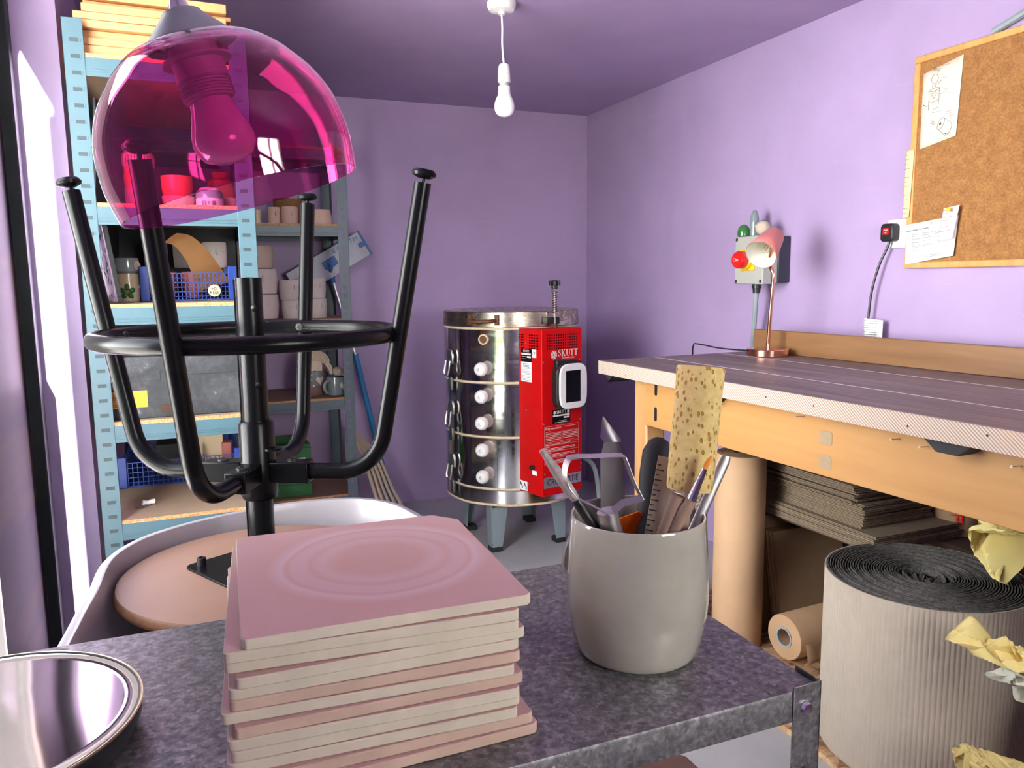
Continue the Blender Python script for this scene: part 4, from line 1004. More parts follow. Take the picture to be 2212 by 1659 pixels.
for k in range(4):
    a = R(PH + 90 * k); ca, sa = math.cos(a), math.sin(a)
    pr = [(.024, .868), (.062, .868), (.10, .868)]
    c0, rb, th = Vector((.125, .94)), .072, math.atan(.19)
    pr += [(c0.x + rb * math.cos(q), c0.y + rb * math.sin(q)) for q in [-PI / 2 + (PI / 2 - th) * i / 9 for i in range(10)]]
    e = pr[-1]; L = (1.288 - e[1]); pr += [(e[0] + L * .19 * f, e[1] + L * f) for f in (.33, .66, 1.0)]
    l = MB().tube([(r_ * ca, r_ * sa, z - SZ) for r_, z in pr], .0125, 14).build('leg', m_blackpaint, t)
    tip = Vector((pr[-1][0] * ca, pr[-1][0] * sa, pr[-1][1] - SZ)); dv = Vector((.19 * ca, .19 * sa, 1)).normalized()
    MB().lathe([(.003, 0), (.003, .006), (.009, .0065), (.0165, .010), (.0175, .014), (.014, .0185), (.001, .0195)], M=along(tip, tip + (dv if k % 2 == 0 else Vector((0, 0, 1)))), seg=24).build('glide', m_blackpaint, l)
    b = MB(); b.box(.022, .082, -.0155, .0155, .868 - SZ - .0155, .868 - SZ + .0155, RZ(a)); so = b.build('leg_socket', m_blackpaint, t, bevel=.002)
    MB().lathe([(.009, 0), (.009, .002), (.004, .003), (.004, .0015), (.0005, .0015)], M=RZ(a) @ T(.055, 0, .868 - SZ + .0155), seg=16).build('socket_bolt', m_black, so)
    if k == 1: pass
fr_ = MB().tube([(.208 * math.cos(2 * PI * i / 80), .208 * math.sin(2 * PI * i / 80), 1.074 - SZ) for i in range(80)], .0118, 12, closed=True).build('foot_ring', m_blackpaint, t)
for k in range(4):
    a = R(PH + 90 * k); M = frame((.1965 * math.cos(a), .1965 * math.sin(a), 1.074 - SZ), (math.sin(a), -math.cos(a), 0), (0, 0, 1))
    MB().lathe([(.0065, -.001), (.0065, .0015), (.003, .0018), (.003, .0006), (.0005, .0006)], M=M, seg=14).build('ring_screw', m_black, fr_)

# ------------------------------------------------------------------ magenta pendant lamp in the foreground
ax = u2 * .961 - r2 * .276; ax = (ax * math.cos(R(11)) - fwd * math.sin(R(11))).normalized(); LC = Vector((.0512, .7322, 1.2245)); K = .68 / 1680
Ml = along(LC, LC + ax)
t = thing('pendant_lamp', 'magenta see-through dome pendant lamp hanging tilted in front of the shelving', 'lamp', M=Ml)
zz = lambda s_: (434 - s_) * K * .9
rp = [(256, 434), (262, 390), (265, 353), (262, 300), (253, 251), (231, 197), (203, 154), (177, 122), (140, 92), (96, 76), (60, 72)]
rp = [(p.x * .98, p.y) for p in catmull([(r_, s_, 0) for r_, s_ in rp], 4)]; th_ = .0022
outer = [(r_ * K, zz(s_)) for r_, s_ in rp]; inner = [(max(.001, r_ * K - th_), zz(s_) - (th_ if s_ < 120 else 0)) for r_, s_ in rp]
MB().lathe(outer + inner[::-1], seg=96, loop=True).build('shade', m_pink, t, smooth=50)
MB().lathe([(95 * K, zz(76)), (93 * K, zz(71)), (42 * K, zz(13)), (40 * K, zz(7)), (27 * K, zz(6)), (25 * K, zz(0)), (20 * K, zz(0)), (20 * K, zz(30)), (70 * K, zz(74))], seg=64, loop=True).build('cap', m_lampgrey, t, smooth=30)
MB().tube([(0, 0, zz(14)), (0, 0, zz(-12)), (0, 0, zz(-30))], [.0095, .0080, .0050], 16).build('cord_grip', m_chrome, t)
hb_ = along((0, 0, 0), (0.0, 0, 1))
b = MB(); b.lathe([(.019, zz(205)), (.0205, zz(203)), (.0205, zz(160)), (.0215, zz(158)), (.0215, zz(120)), (.029, zz(118)), (.029, zz(112)), (.021, zz(110)), (.020, zz(84)), (.012, zz(80))], seg=32)
for k in range(6): b.lathe([(.0195, zz(200 - 7 * k)), (.0222, zz(198 - 7 * k)), (.0195, zz(195.5 - 7 * k))], seg=32, capa=False, capb=False)
b.build('lampholder', plain('grey_lampholder', (.26, .25, .27, 1), .5), t)
MB().lathe([(.001, zz(352)), (.010, zz(350)), (.0205, zz(338)), (.0255, zz(318)), (.0268, zz(300)), (.0255, zz(280)), (.0225, zz(256)), (.0195, zz(232)), (.018, zz(212)), (.016, zz(203))], seg=36).build('bulb', plain('unlit_opal_bulb', (.42, .41, .43, 1), .15, coat=.4), t)
Ci = Ml.inverted(); tp = Ml @ Vector((0, 0, zz(-28)))
MB().tube([Ci @ p for p in catmull([tp, tp + ax * .03 + Vector((0, 0, .02)), tp + ax * .03 + Vector((-.002, .004, .2)), Vector((tp.x - .01, tp.y + .012, ZC - .02))], 6)], .0035, 8).build('cord', m_cablegrey, t)
MB().lathe([(.001, -.03), (.035, -.028), (.045, -.012), (.046, 0)], M=Ci @ T(tp.x - .01, tp.y + .012, ZC - .0005), seg=32).build('ceiling_rose', m_lampgrey, t)

# bare bulb further back
t = thing('pendant_bulb', 'bare white bulb hanging on a short white flex from the ceiling', 'light', (.985, 2.43, ZC))
MB().lathe([(.046, 0), (.046, -.014), (.040, -.026), (.012, -.031), (.011, -.038), (.006, -.038)], seg=40).build('ceiling_rose', m_white, t)
MB().tube(catmull([(0, 0, -.036), (.002, 0, -.08), (.001, 0, -.13), (.006, 0, -.190)], 5), .0034, 8).build('flex', m_white, t)
MB().lathe([(.006, -.186), (.015, -.190), (.018, -.198), (.0195, -.216), (.0195, -.218), (.0180, -.2185), (.0180, -.2205), (.0197, -.221), (.0205, -.243), (.0195, -.246), (.016, -.247)], M=T(.006, 0, 0), seg=32).build('lampholder', m_white, t)
MB().lathe([(.0155, -.242), (.0160, -.257), (.0150, -.258)], M=T(.006, 0, 0), seg=28).build('bulb_collar', m_swgrey, t)
MB().lathe([(.0155, -.2565), (.0195, -.258), (.0195, -.272), (.0215, -.286), (.0275, -.297), (.0315, -.308), (.0330, -.320), (.0315, -.333), (.026, -.344), (.017, -.350), (.001, -.353)], M=T(.006, 0, 0), seg=36).build('bulb', m_bulbwhite, t)

# ------------------------------------------------------------------ workbench
BA = R(2.0)
BM = Matrix.Translation((1.244, 2.253, 0)) @ frame((0, 0, 0), (math.sin(BA), -math.cos(BA), 0), (math.cos(BA), math.sin(BA), 0))
# bench frame: x runs towards the camera, y towards the wall, z... is kept upright
BM = Matrix.Translation((1.244, 2.253, 0)) @ RZ(BA - PI / 2)     # local x = along the front edge, local -y... wall side is +y
BL, BDp, BZ = 2.75, .66, .885
t = thing('workbench', 'big wooden workbench with a slip-stained plank top along the right wall', 'workbench', M=BM)
edges = [0, .095, .215, .345, .50, BDp]
for i in range(5):
    b = MB(); b.box(0, BL, edges[i] + .0007, edges[i + 1] - .0007, BZ - .044, BZ - (.0004 if i % 2 else 0))
    if i == 0:
        b.mi = 1; b.box(-.0004, BL, -.0012, .0004, BZ - .0435, BZ - .001)
    b.build('top_plank', [m_bench, m_benchedge], t, bevel=.0012)
b = MB()
for y in edges[1:-1]: b.box(.002, BL, y - .0006, y + .0006, BZ - .03, BZ - .0003)
b.build('plank_seam_pattern', m_paper, t)
b = MB(); b.hexa([(.015, BDp - .02, BZ + .001), (BL, BDp + .05, BZ + .001), (BL, BDp + .078, BZ + .001), (.015, BDp + .006, BZ + .001), (.015, BDp - .02, BZ + .080), (BL, BDp + .05, BZ + .080), (BL, BDp + .078, BZ + .080), (.015, BDp + .006, BZ + .080)])
b.build('back_rail', m_upst, t, bevel=.002)
for x in (.115, 2.45):
    b = MB(); b.hexa([(x - .012, .075, .0165), (x + .075, .075, .0165), (x + .075, .145, .0165), (x - .012, .145, .0165), (x, .065, BZ - .045), (x + .065, .065, BZ - .045), (x + .065, .135, BZ - .045), (x, .135, BZ - .045)])
    b.build('leg', m_legwood, t, bevel=.006)
    b = MB(); b.hexa([(x - .012, .50, .0165), (x + .075, .50, .0165), (x + .075, .57, .0165), (x - .012, .57, .0165), (x, .50, BZ - .045), (x + .065, .50, BZ - .045), (x + .065, .57, BZ - .045), (x, .57, BZ - .045)])
    b.build('leg', m_legwood, t, bevel=.006)
ap = MB().box(.18, 2.46, .062, .088, .692, BZ - .045).build('apron', m_birch, t, bevel=.002)
MB().box(.12, .18, .136, .50, .70, BZ - .045).build('end_apron', m_birch, t, bevel=.002)
for x in (-.034,):
    pass
for x, w_ in ((.045, .05), (.53, .10), (1.245, .10)):
    MB().prism([(x - w_ / 2, BZ - .0455), (x + w_ / 2, BZ - .0455), (x + w_ / 2 - .028, BZ - .068), (x - w_ / 2 + .028, BZ - .068)], -.10, -.012, frame((0, 0, 0), (1, 0, 0), (0, 0, 1))).build('underside_bracket', m_rubber, t, bevel=.001)
FA = frame((0, .0616, 0), (1, 0, 0), (0, 0, 1))
for z in (.815, .735): MB().prism(rrect(.232, .245, z - .022, z + .022, .006), 0, .0006, FA).build('bed_bolt_slot', m_black, ap)
for z in (.782, .725): MB().prism(rrect(.892, .928, z - .016, z + .016, .005), 0, .0006, FA).build('felt_pad', plain('brown_felt_patch', sr(150, 128, 100), .9), ap)
for x, z in ((.842, .822), (1.105, .815), (1.172, .812), (1.355, .812), (1.0, .70)):
    if z > .75: MB().tube([FA @ Vector((x, z, -.004)), FA @ Vector((x - .004, z + .001, .022)), FA @ Vector((x - .004, z + .001, .0235))], [.0011, .0011, .0026], 8).build('nail', m_steel, ap)
b = MB()
for x, z in ((.03, -.028), (.165, -.034), (.52, -.018), (.60, -.027), (.78, -.020), (.93, -.020), (1.17, -.026), (1.33, -.016), (1.52, -.022)): b.lathe([(.0026, 0), (.0001, .0004)], M=frame((x, -.0013, BZ + z), (1, 0, 0), (0, 0, 1)), seg=10)
b.build('nail_hole_pattern', m_black, t)
MB().box(.27, .755, .40, .60, .405, .424).build('under_shelf', m_darkbrown, t, bevel=.002)
MB().box(.27, 1.3, .602, .785, .405, .424).build('under_shelf', m_darkbrown, t, bevel=.002)
MB().box(.19, 2.5, .795, .802, .03, .83).build('painted_shade_panel', m_darkbrown, t)  # dark sheet added to imitate deep shade on the wall under the bench

# copper lamp on the bench
LX, LY = 1.816, 2.105
t = thing('desk_lamp', 'copper desk lamp with a pink cone shade standing on the back of the workbench', 'lamp', (LX, LY, BZ + .0006))
MB().lathe([(.066, 0), (.069, .002), (.069, .022), (.067, .0245), (.020, .0265), (.008, .028), (.001, .028)], seg=56).build('base', m_copper, t)
q = [Vector((0, 0, .026)), Vector((-.004, -.012, .15)), Vector((-.008, -.026, .275)), Vector((-.013, -.020, .292)), Vector((-.006, -.004, .330)), Vector((.006, .004, .362))]
MB().tube([q[0], q[1], q[2] - Vector((0, 0, .010)), q[2], q[3], q[4], q[5]], .0066, 12).build('stem', m_copper, t)
sa = Vector((.028, .012, .408)); sd = Vector((-.84, -.39, -.60)).normalized()      # back of the shade, and the way it points
Ms = along(sa, sa + sd)
th_ = .0012; pr = [(.001, -.003), (.020, -.002), (.030, .006), (.0345, .02), (.043, .075), (.0515, .128)]
b = MB(); b.lathe(pr, M=Ms, seg=48, capb=False); b.build('shade', m_rose, t, solid=.0012)
b = MB(); b.lathe([(.0005, .003)] + [(r_ - .0016, z + .0006) for r_, z in pr[1:]], M=Ms, seg=48, capb=False); b.build('shade_lining', plain('white_lamp_lining', (.74, .73, .66, 1), .5), t)
MB().lathe([(.014, .004), (.014, .045), (.012, .050)], M=Ms, seg=24).build('bulb_holder', m_white, t)
MB().lathe([(.010, .048), (.016, .062), (.018, .078), (.016, .095), (.009, .110), (.003, .118), (.001, .119)], M=Ms, seg=28).build('bulb', m_bulbglass, t)
b = MB()
for k in range(4): a = PI / 2 * k; b.tube([Ms @ Vector((.004 * math.cos(a), .004 * math.sin(a), .055)), Ms @ Vector((.007 * math.cos(a), .007 * math.sin(a), .095))], .0012, 6)
b.build('filaments', m_yelpaper, t)
b = MB(); b.tube(catmull([(-.02, .066, .012), (-.10, .13, .02), (-.13, .21, .03), (-.115, .265, .018), (-.09, .30, -.06), (-.08, .32, -.2)], 6), .0026, 8); b.build('lead', m_black, t)

# isolator switch on the right wall, ornaments on it
SWM = frame((XW - .0005, 2.37, 1.215), (0, -1, 0), (0, 0, 1))      # x to the viewer's right, z into the room
t = thing('isolator_switch', 'grey wall-mounted isolator switch box with a red and yellow rotary handle', 'switch', M=SWM)
MB().box(-.080, .080, -.085, .085, 0, .055).build('back_box', m_swdark, t, bevel=.004)
MB().box(-.082, .078, -.090, .088, .055, .125).build('front_cover', m_swgrey, t, bevel=.005)
o = MB().box(-.045, .035, -.040, .040, .125, .131).build('yellow_plate', m_yellow, t, bevel=.002)
MB().lathe([(.036, .131), (.036, .144), (.033, .146), (.033, .148)], M=T(-.005, 0, 0), seg=36).build('yellow_collar', m_yellow, o)
MB().lathe([(.031, .146), (.033, .150), (.032, .172), (.028, .178), (.001, .179)], M=T(-.005, 0, 0), seg=40).build('red_handle', m_red, t)
b = MB(); b.text('Clim', .016, T(-.008, 0, .1795), .0005); b.prism([(.028, .030), (.034, .030), (.031, .022)], .131, .1315); b.build('handle_lettering', m_whiteprint, t)
for x in (-.071, .067):
    for y in (-.079, .077): MB().lathe([(.0065, .125), (.006, .1265), (.001, .127)], M=T(x, y, 0), seg=14).build('cover_screw', m_swdark, t)
MB().box(.050, .066, .055, .072, .0548, .0556).build('rating_sticker', m_inklight, t)
MB().tube([(.0, -.089, .085), (.0, -.105, .085), (.0, -.106, .085), (.0, -.124, .085)], [.017, .017, .0145, .0135], 12).build('cable_gland', m_black, t)
MB().tube(catmull([(.0, -.120, .085), (-.010, -.18, .08), (-.032, -.26, .065), (-.055, -.33, .05), (-.075, -.45, .03), (-.08, -.60, .02)], 6), .0095, 10).build('grey_flex', m_cablegrey, t)
o = MB().lathe([(.012, 0), (.017, .002), (.0175, .04), (.0145, .075), (.009, .092), (.002, .0975)], seg=24).build('ornament', m_glazeblue)
tag(place(o, (1.985, 2.395, 1.3038)), 'tall grey cone-shaped ceramic ornament standing on the isolator switch box', 'ornament')
o = MB().lathe([(.018, 0), (.023, .003), (.0235, .018), (.019, .034), (.010, .043), (.001, .045)], seg=24).build('ornament', m_green)
tag(place(o, (1.96, 2.425, 1.3038)), 'dark green glazed rounded ornament on the left of the isolator switch box', 'ornament')
t = thing('ornament', 'round tan ceramic ball head ornament on the right of the isolator switch box', 'ornament', (1.972, 2.333, 1.3038))
MB().sphere((0, 0, .0265), .027, 24, 14).build('ball', m_beige, t)
MB().sphere((-.010, .024, .034), .006, 10, 8).build('ear', m_beige, t)
b = MB()
for k in range(5): a = R(k * 36); b.tube([(.010 * math.cos(a), .010 * math.sin(a), .0515), (.003 * math.cos(a), .003 * math.sin(a), .0536), (-.008 * math.cos(a), -.008 * math.sin(a), .0522)], .0010, 5)
b.build('painted_tuft', m_ink, t)

# socket, plug, lead and its tag
WM = frame((XW - .0005, 1.80, 1.28), (0, -1, 0), (0, 0, 1))
t = thing('wall_socket', 'white wall socket half hidden behind the corkboard', 'socket', M=WM)
MB().prism(rrect(-.052, .086, -.044, .044, .004), 0, .009).build('face_plate', m_white, t, bevel=.0015)
t = thing('power_plug', 'black power plug with a red label in the wall socket above the bench', 'plug', M=WM @ T(-.030, .004, .0093))
MB().prism([(-.024, -.020), (-.018, -.027), (.018, -.027), (.024, -.020), (.024, .018), (.017, .028), (-.017, .028), (-.024, .018)], 0, .030).build('plug_body', m_black, t, bevel=.004)
o = MB().box(-.013, .009, -.006, .014, .0302, .0310).build('red_label', m_red, t)
b = MB(); b.text('FUSED', .0052, T(-.002, .0075, .0312), .0003); b.text('13A', .0045, T(-.002, .0, .0312), .0003); b.build('label_print', m_paper, o)
MB().tube(catmull([(0, -.026, .014), (-.006, -.045, .015), (-.030, -.10, .02), (-.052, -.18, .022), (-.062, -.26, .02), (-.066, -.32, .02), (-.068, -.45, .02)], 6), .0038, 8).build('lead', m_black, t)
tg = MB().rings([[Vector((-.075 + .072 * i / 6, y - .006 * i / 6 * (1 if y > -.27 else 1.4), .026 + .006 * math.sin(i * .9))) for y in (-.268, -.343)] for i in range(7)], closed=False)
tg = tg.build('lead_tag', m_paper, t, solid=.0006)
b = MB()
for k in range(8): row_text(b, -.068, -.068 + (.052 if k != 2 else .02), -.277 - k * .0072, .0022 if k > 4 else .0012, T(0, 0, .0325), 90 + k, 0)
outline(b, T(0, 0, .0325), -.018, -.008, -.295, -.285); b.build('tag_print', m_inkgrey, tg)

# corkboard and papers
CM = frame((2.048, 1.7765, 1.172), (0, -1, 0), (0, 0, 1))
t = thing('corkboard', 'wood-framed corkboard hung on the right wall', 'noticeboard', M=CM)
CW, CH, fw = .90, .622, .019
b = MB(); b.box(fw * .7, CW - fw * .7, fw * .7, CH - fw * .7, -.018, -.006); b.build('cork_sheet', m_cork, t)
for x0, x1, y0, y1, m_ in ((0, CW, 0, fw, m_framewy), (0, CW, CH - fw, CH, m_framewy), (0, fw, fw, CH - fw, m_framew), (CW - fw, CW, fw, CH - fw, m_framew)):
    MB().box(x0, x1, y0, y1, -.0190, .0).build('frame_rail', m_, t, bevel=.003)
def sheet(name, label, pts, mat, off, n=8, cat='paper', curl=.006, group=None):
    """a paper with its four corners given on the board, slightly curled"""
    M = CM @ T(pts[3][0], pts[3][1], off); p = [Vector((x - pts[3][0], y - pts[3][1], 0)) for x, y in pts]   # tl tr br bl
    t = thing(name, label, cat, M=M, group=group); b = MB(); rs = []
    for i in range(n + 1):
        u = i / n; row = []
        for j in range(n + 1):
            v = j / n; q = p[3].lerp(p[2], u).lerp(p[0].lerp(p[1], u), v); q.z = curl * (u * u * (1 - v) * .9 + .25 * abs(math.sin(3 * u + 1.3 * v))) * .6 + .0008; row.append(q)
        rs.append(row)
    b.rings(rs, closed=False); b.build('sheet', mat, t, solid=.0004); return t
def bw(u, v, w_=.0006): return u, v
def pin(label, x, y, mat, z, col='clear'):
    o = MB().lathe([(.0035, 0), (.0035, .002), (.0025, .004), (.0055, .008), (.0058, .010), (.001, .011)], seg=16).build('push_pin', mat)
    o.matrix_world = CM @ T(x, y, z); return tag(o, label, 'pin', 'push pins in the corkboard')
t = sheet('sketch', 'cream sheet with pencil sketches of a lamp pinned at the top of the corkboard', [(.030, .568), (.158, .592), (.150, .372), (.030, .352)], m_papercream, -.0055, curl=.004)
b = MB(); I4 = Matrix.Identity(4); w_ = .0005; Z = .0046
def L(*pts, r=w_, close=False): b.tube([Vector((x, y, Z)) for x, y in pts], r, 4, closed=close)
def ell(cx, cy, a_, c_, rot=0, a0=0, a1=360, n=22, r=w_):
    P = []
    for i in range(n + 1):
        q = R(a0 + (a1 - a0) * i / n); x, y = a_ * math.cos(q), c_ * math.sin(q); P.append((cx + x * math.cos(rot) - y * math.sin(rot), cy + x * math.sin(rot) + y * math.cos(rot)))
    L(*P, r=r)
ell(.042, .193, .011, .013); L((.036, .180), (.036, .168)); L((.047, .181), (.047, .168)); L((.036, .174), (.047, .175)); ell(.042, .163, .018, .004, .1)
L((.024, .162), (.026, .108)); L((.060, .166), (.058, .116)); ell(.042, .112, .016, .005, .1, 180, 360); ell(.042, .133, .017, .004, .1, 180, 360)
L((.042, .138), (.034, .150), (.037, .156), (.042, .152), (.047, .156), (.050, .150), (.042, .138)); L((.025, .120), (.014, .121), (.008, .126), r=.0010)
for x, y in ((.029, .146), (.030, .154), (.054, .148), (.055, .156), (.029, .139)): L((x, y), (x + .003, y + .001))
ell(.070, .062, .009, .018, -.5); L((.078, .078), (.102, .060)); L((.064, .046), (.086, .026)); ell(.094, .043, .009, .018, -.5, -90, 90); ell(.068, .062, .0018, .003, -.5, r=.0012); ell(.087, .032, .0012, .0012, r=.001)
for x, y in ((.040, .072), (.047, .068)): ell(x, y, .003, .006, -.5)
L((.050, .208), (.060, .218)); L((.052, .176), (.066, .186)); L((.064, .146), (.072, .148))
b.build('pencil_sketch', m_inkgrey, t)
b = MB()
for x0, x1, y, sd_ in ((.062, .088, .224, 1), (.068, .084, .190, 2), (.071, .081, .183, 3), (.074, .088, .157, 4), (.074, .084, .151, 5), (.074, .090, .145, 6), (.038, .072, .098, 7), (.084, .104, .092, 8), (.086, .104, .086, 9), (.094, .114, .080, 10), (.098, .112, .075, 11), (.092, .108, .030, 12)):
    scribble(b, x0, x1, y, .0028, T(0, 0, Z + .0005), .0006, sd_)
b.build('handwriting', m_inkgrey, t)
t = sheet('lesson_plan', 'white printed sheet headed LESSON PLANS: THROWING at the foot of the corkboard', [(.003, .132), (.178, .148), (.170, .034), (.006, .012)], m_paper, .0006, curl=.003)
b = MB(); M = T(0, 0, .0040) @ RZ(R(5)); b.text('LESSON PLANS: THROWING', .0062, M @ T(.048, .099, 0), .0004); b.build('heading', m_ink, t)
b = MB(); lw = .0005
def cell(x0, x1, y0, y1): outline(b, M, x0, x1, y0, y1, lw, 0)
cell(.028, .066, .036, .088); cell(.066, .107, .044, .088); cell(.107, .150, .052, .088)
for y in (.083, .078, .066, .056, .044): b.box(.028, .066, y, y + lw, 0, .0004, M)
for y in (.083, .068, .060): b.box(.066, .107, y, y + lw, 0, .0004, M)
for y in (.083, .074, .064): b.box(.107, .150, y, y + lw, 0, .0004, M)
cell(.028, .066, .019, .023); cell(.066, .155, .012, .022); b.box(.066, .155, .017, .0174, 0, .0004, M); b.build('table_lines', m_inklight, t)
b = MB()
for k, y in enumerate((.0855, .0805, .075, .0715, .062, .058, .051, .047, .039)): row_text(b, .030, .060 - .008 * (k % 3), y, .0012, M, 100 + k, 0)
for k, y in enumerate((.0855, .0795, .072, .064, .050)): row_text(b, .068, .100 - .01 * (k % 2), y, .0012, M, 120 + k, 0)
for k, y in enumerate((.0855, .079, .070)): row_text(b, .109, .14, y, .0012, M, 130 + k, 0)
row_text(b, .013, .022, .078, .0014, M, 140, 0); row_text(b, .013, .022, .0205, .0014, M, 141, 0); row_text(b, .068, .14, .0195, .0011, M, 142, 0); row_text(b, .068, .13, .0145, .0011, M, 143, 0)
b.build('fine_print', m_inkgrey, t)
t = sheet('note', 'pale pink handwritten note pinned over the right side of the lesson plan', [(.134, .170), (.185, .176), (.172, .082), (.118, .075)], m_notepink, .0065, curl=.012)
b = MB()
for k, (x0, x1, y) in enumerate(((.024, .050, .086), (.022, .040, .077), (.020, .058, .066), (.024, .044, .058), (.022, .036, .051), (.018, .044, .040), (.010, .050, .028))): scribble(b, x0, x1, y, .0026, T(0, 0, .0085) @ RZ(R(4)), .0006, 160 + k)
b.build('handwriting', m_inkgrey, t)
t = sheet('note_strip', 'narrow yellowed handwritten strip stuck over the left frame of the corkboard', [(-.010, .352), (.018, .356), (.012, .155), (-.012, .152)], m_noteyel, .0008, curl=.004)
b = MB()
for k in range(12): scribble(b, .002, .020, .188 - k * .0135 - (.012 if k > 3 else 0) - (.012 if k > 6 else 0), .0038, T(0, 0, .0042), .0009, 180 + k)
b.build('handwriting', m_blueink, t)
pin('clear push pin holding the lamp sketch', .078, .570, m_clear, -.001)
pin('clear push pin at the top of the lesson plan', .092, .132, m_clear, .0025)
pin('brass push pin in the pink note', .160, .164, m_yellow, .0135)
pts = [Vector((XW - .012, y, z)) for y, z in ((1.535, 1.802), (1.40, 1.84), (1.2, 1.905), (.9, 2.0))]
tag(MB().tube(pts, .010, 8).build('cable_trunking', m_cablegrey), 'thin grey cable cover running up the wall from behind the corkboard', 'cable cover')

# ------------------------------------------------------------------ things under the bench
FB = .0168
t = thing('kraft_paper_roll', 'tall roll of brown kraft paper standing on end under the workbench', 'paper roll', (1.535, 1.882, FB))
MB().lathe([(.022, .006), (.022, .606), (.030, .606), (.074, .604), (.076, .601), (.076, .002), (.074, 0), (.03, 0), (.022, .0)], seg=56, loop=True).build('paper', m_kraft, t)
b = MB()
for r_ in (.030, .040, .050, .060, .068): b.lathe([(r_, .6062), (r_ + .0015, .6066), (r_ + .003, .6060)], seg=48, capa=False, capb=False)
b.build('layer_pattern', m_card, t)
t = thing('wrap_roll', 'roll of dimpled protective wrap standing behind the tall kraft paper roll', 'wrap roll', (1.462, 2.055, FB))
MB().lathe([(.062, 0), (.066, .004), (.066, .45), (.062, .455), (.02, .45), (.02, .3)], seg=48).build('wrap', m_bubble, t)
t = thing('kraft_paper_roll', 'short roll of brown paper lying on the strand board under the workbench', 'paper roll', (1.585, 1.725, FB + .068))
Mr = along((0, 0, 0), (1, .05, 0))
MB().lathe([(.026, -.002), (.030, 0), (.066, 0), (.0675, .003), (.0675, .30), (.03, .30), (.026, .30)], M=Mr, seg=56, loop=True).build('paper', m_kraft, t)
MB().lathe([(.025, -.003), (.031, -.003), (.031, .004), (.025, .004)], M=Mr, seg=40, loop=True).build('core_tube', m_cablegrey, t)
b = MB(); b.rings([[Vector((.02 + .26 * u, -.067 - .003 * k + .006 * math.sin(u * 9), .0 - .0135 * k + .004 * math.sin(u * 14 + k))) for u in (0, .15, .3, .45, .6, .8, 1)] for k in range(5)], closed=False); b.build('loose_end', m_kraft, t, solid=.0005)

# big roll of corrugated paper
t = thing('corrugated_paper_roll', 'huge roll of grey corrugated paper standing upright at the front of the workbench', 'paper roll', (1.583, 1.263, FB))
rb_, ht = .222, .430; n_ = 400; ring = []
for i in range(n_ * 2):
    a = PI * i / n_; r_ = rb_ + .0011 * abs(math.cos(a * 66)); ring.append((r_ * math.cos(a), r_ * math.sin(a)))
MB().rings([[Vector((x, y, 0)) for x, y in ring], [Vector((x, y, ht)) for x, y in ring], [Vector((x * .985, y * .985, ht)) for x, y in ring], [Vector((x * .985, y * .985, ht - .012)) for x, y in ring]], capa=True, capb=False).build('fluted_outer_sheet', m_rollside, t, smooth=20)
b = MB(); P = []; turns = 30; rin = .045
for i in range(turns * 90):
    a = 2 * PI * i / 90; f = i / (turns * 90); r_ = (rb_ * .985) * (1 - f) + rin * f + .0007 * math.sin(a * 37 + f * 20)
    if f > .93: r_ += .006 * math.sin(a * 2.3)
    P.append((r_ * math.cos(a), r_ * math.sin(a), ht + .0015 * math.sin(a * 3 + f * 40) - .004 * (f > .9) + .002 * noise.noise(Vector((f * 30, a % 6, 0)))))
b.strip([(x, y, z - .008) for x, y, z in P], (0, 0, .016), .0022)
b.build('rolled_layers', m_rolltop, t)
MB().lathe([(.04, ht - .16), (.216, ht - .014)], seg=64, capa=True, capb=False).build('inner_layers', m_rolltop, t)
b = MB(); rnd = random.Random(5)
for k in range(9):
    a = rnd.uniform(0, 6.28); r_ = rnd.uniform(.0, .035); x, y = r_ * math.cos(a), r_ * math.sin(a); q = rnd.uniform(0, 6.28)
    b.strip([(x + .022 * math.cos(q) * u, y + .022 * math.sin(q) * u, ht - .045 + .01 * math.sin(u * 5 + k)) for u in (-1, -.4, .3, 1)], (0, 0, .06), .002)
b.build('crushed_core', m_rolltop, t)

# flattened cartons: three bundles on the shelf
rnd = random.Random(11); z = .4248
ordw = ['lowest', 'second', 'third', 'fourth', 'fifth', 'sixth', 'seventh', 'eighth', 'ninth', 'tenth', 'eleventh']
def bundle(nm, n, th, x0, y0, xl, yl, z, jit):
    for i in range(n):
        jx, jy = rnd.uniform(-jit, jit), rnd.uniform(-jit, jit)
        t = thing('flattened_box', 'flattened cardboard box in the %s bundle under the workbench, %s sheet up' % (nm, ordw[i]) if i else 'flattened cardboard box at the bottom of the %s bundle under the workbench' % nm, 'flattened box', (x0 + jx, y0 + jy, z), R(rnd.uniform(-.6, .6)), 'flattened boxes in the %s bundle' % nm)
        b = MB(); b.box(0, xl, 0, yl, .0002, th * .30); b.box(.001, xl, .001, yl, th * .62, th - .0004); b.build('liner_sheets', m_cardd, t)
        b = MB(); m = 46; b.rings([[Vector((.0008, yl * k / m, th * (.30 + .30 * (k % 2)))) for k in range(m + 1)], [Vector((xl - .001, yl * k / m, th * (.30 + .30 * (k % 2)))) for k in range(m + 1)]], closed=False); b.build('fluted_core', m_flute, t, solid=.0008)
        z += th
    return z
z = bundle('bottom', 7, .0062, 1.632, 1.455, .33, .56, z, .004)
z = bundle('middle', 10, .0064, 1.660, 1.525, .26, .48, z, .006)
z = bundle('top', 8, .0062, 1.652, 1.548, .22, .46, z, .008)

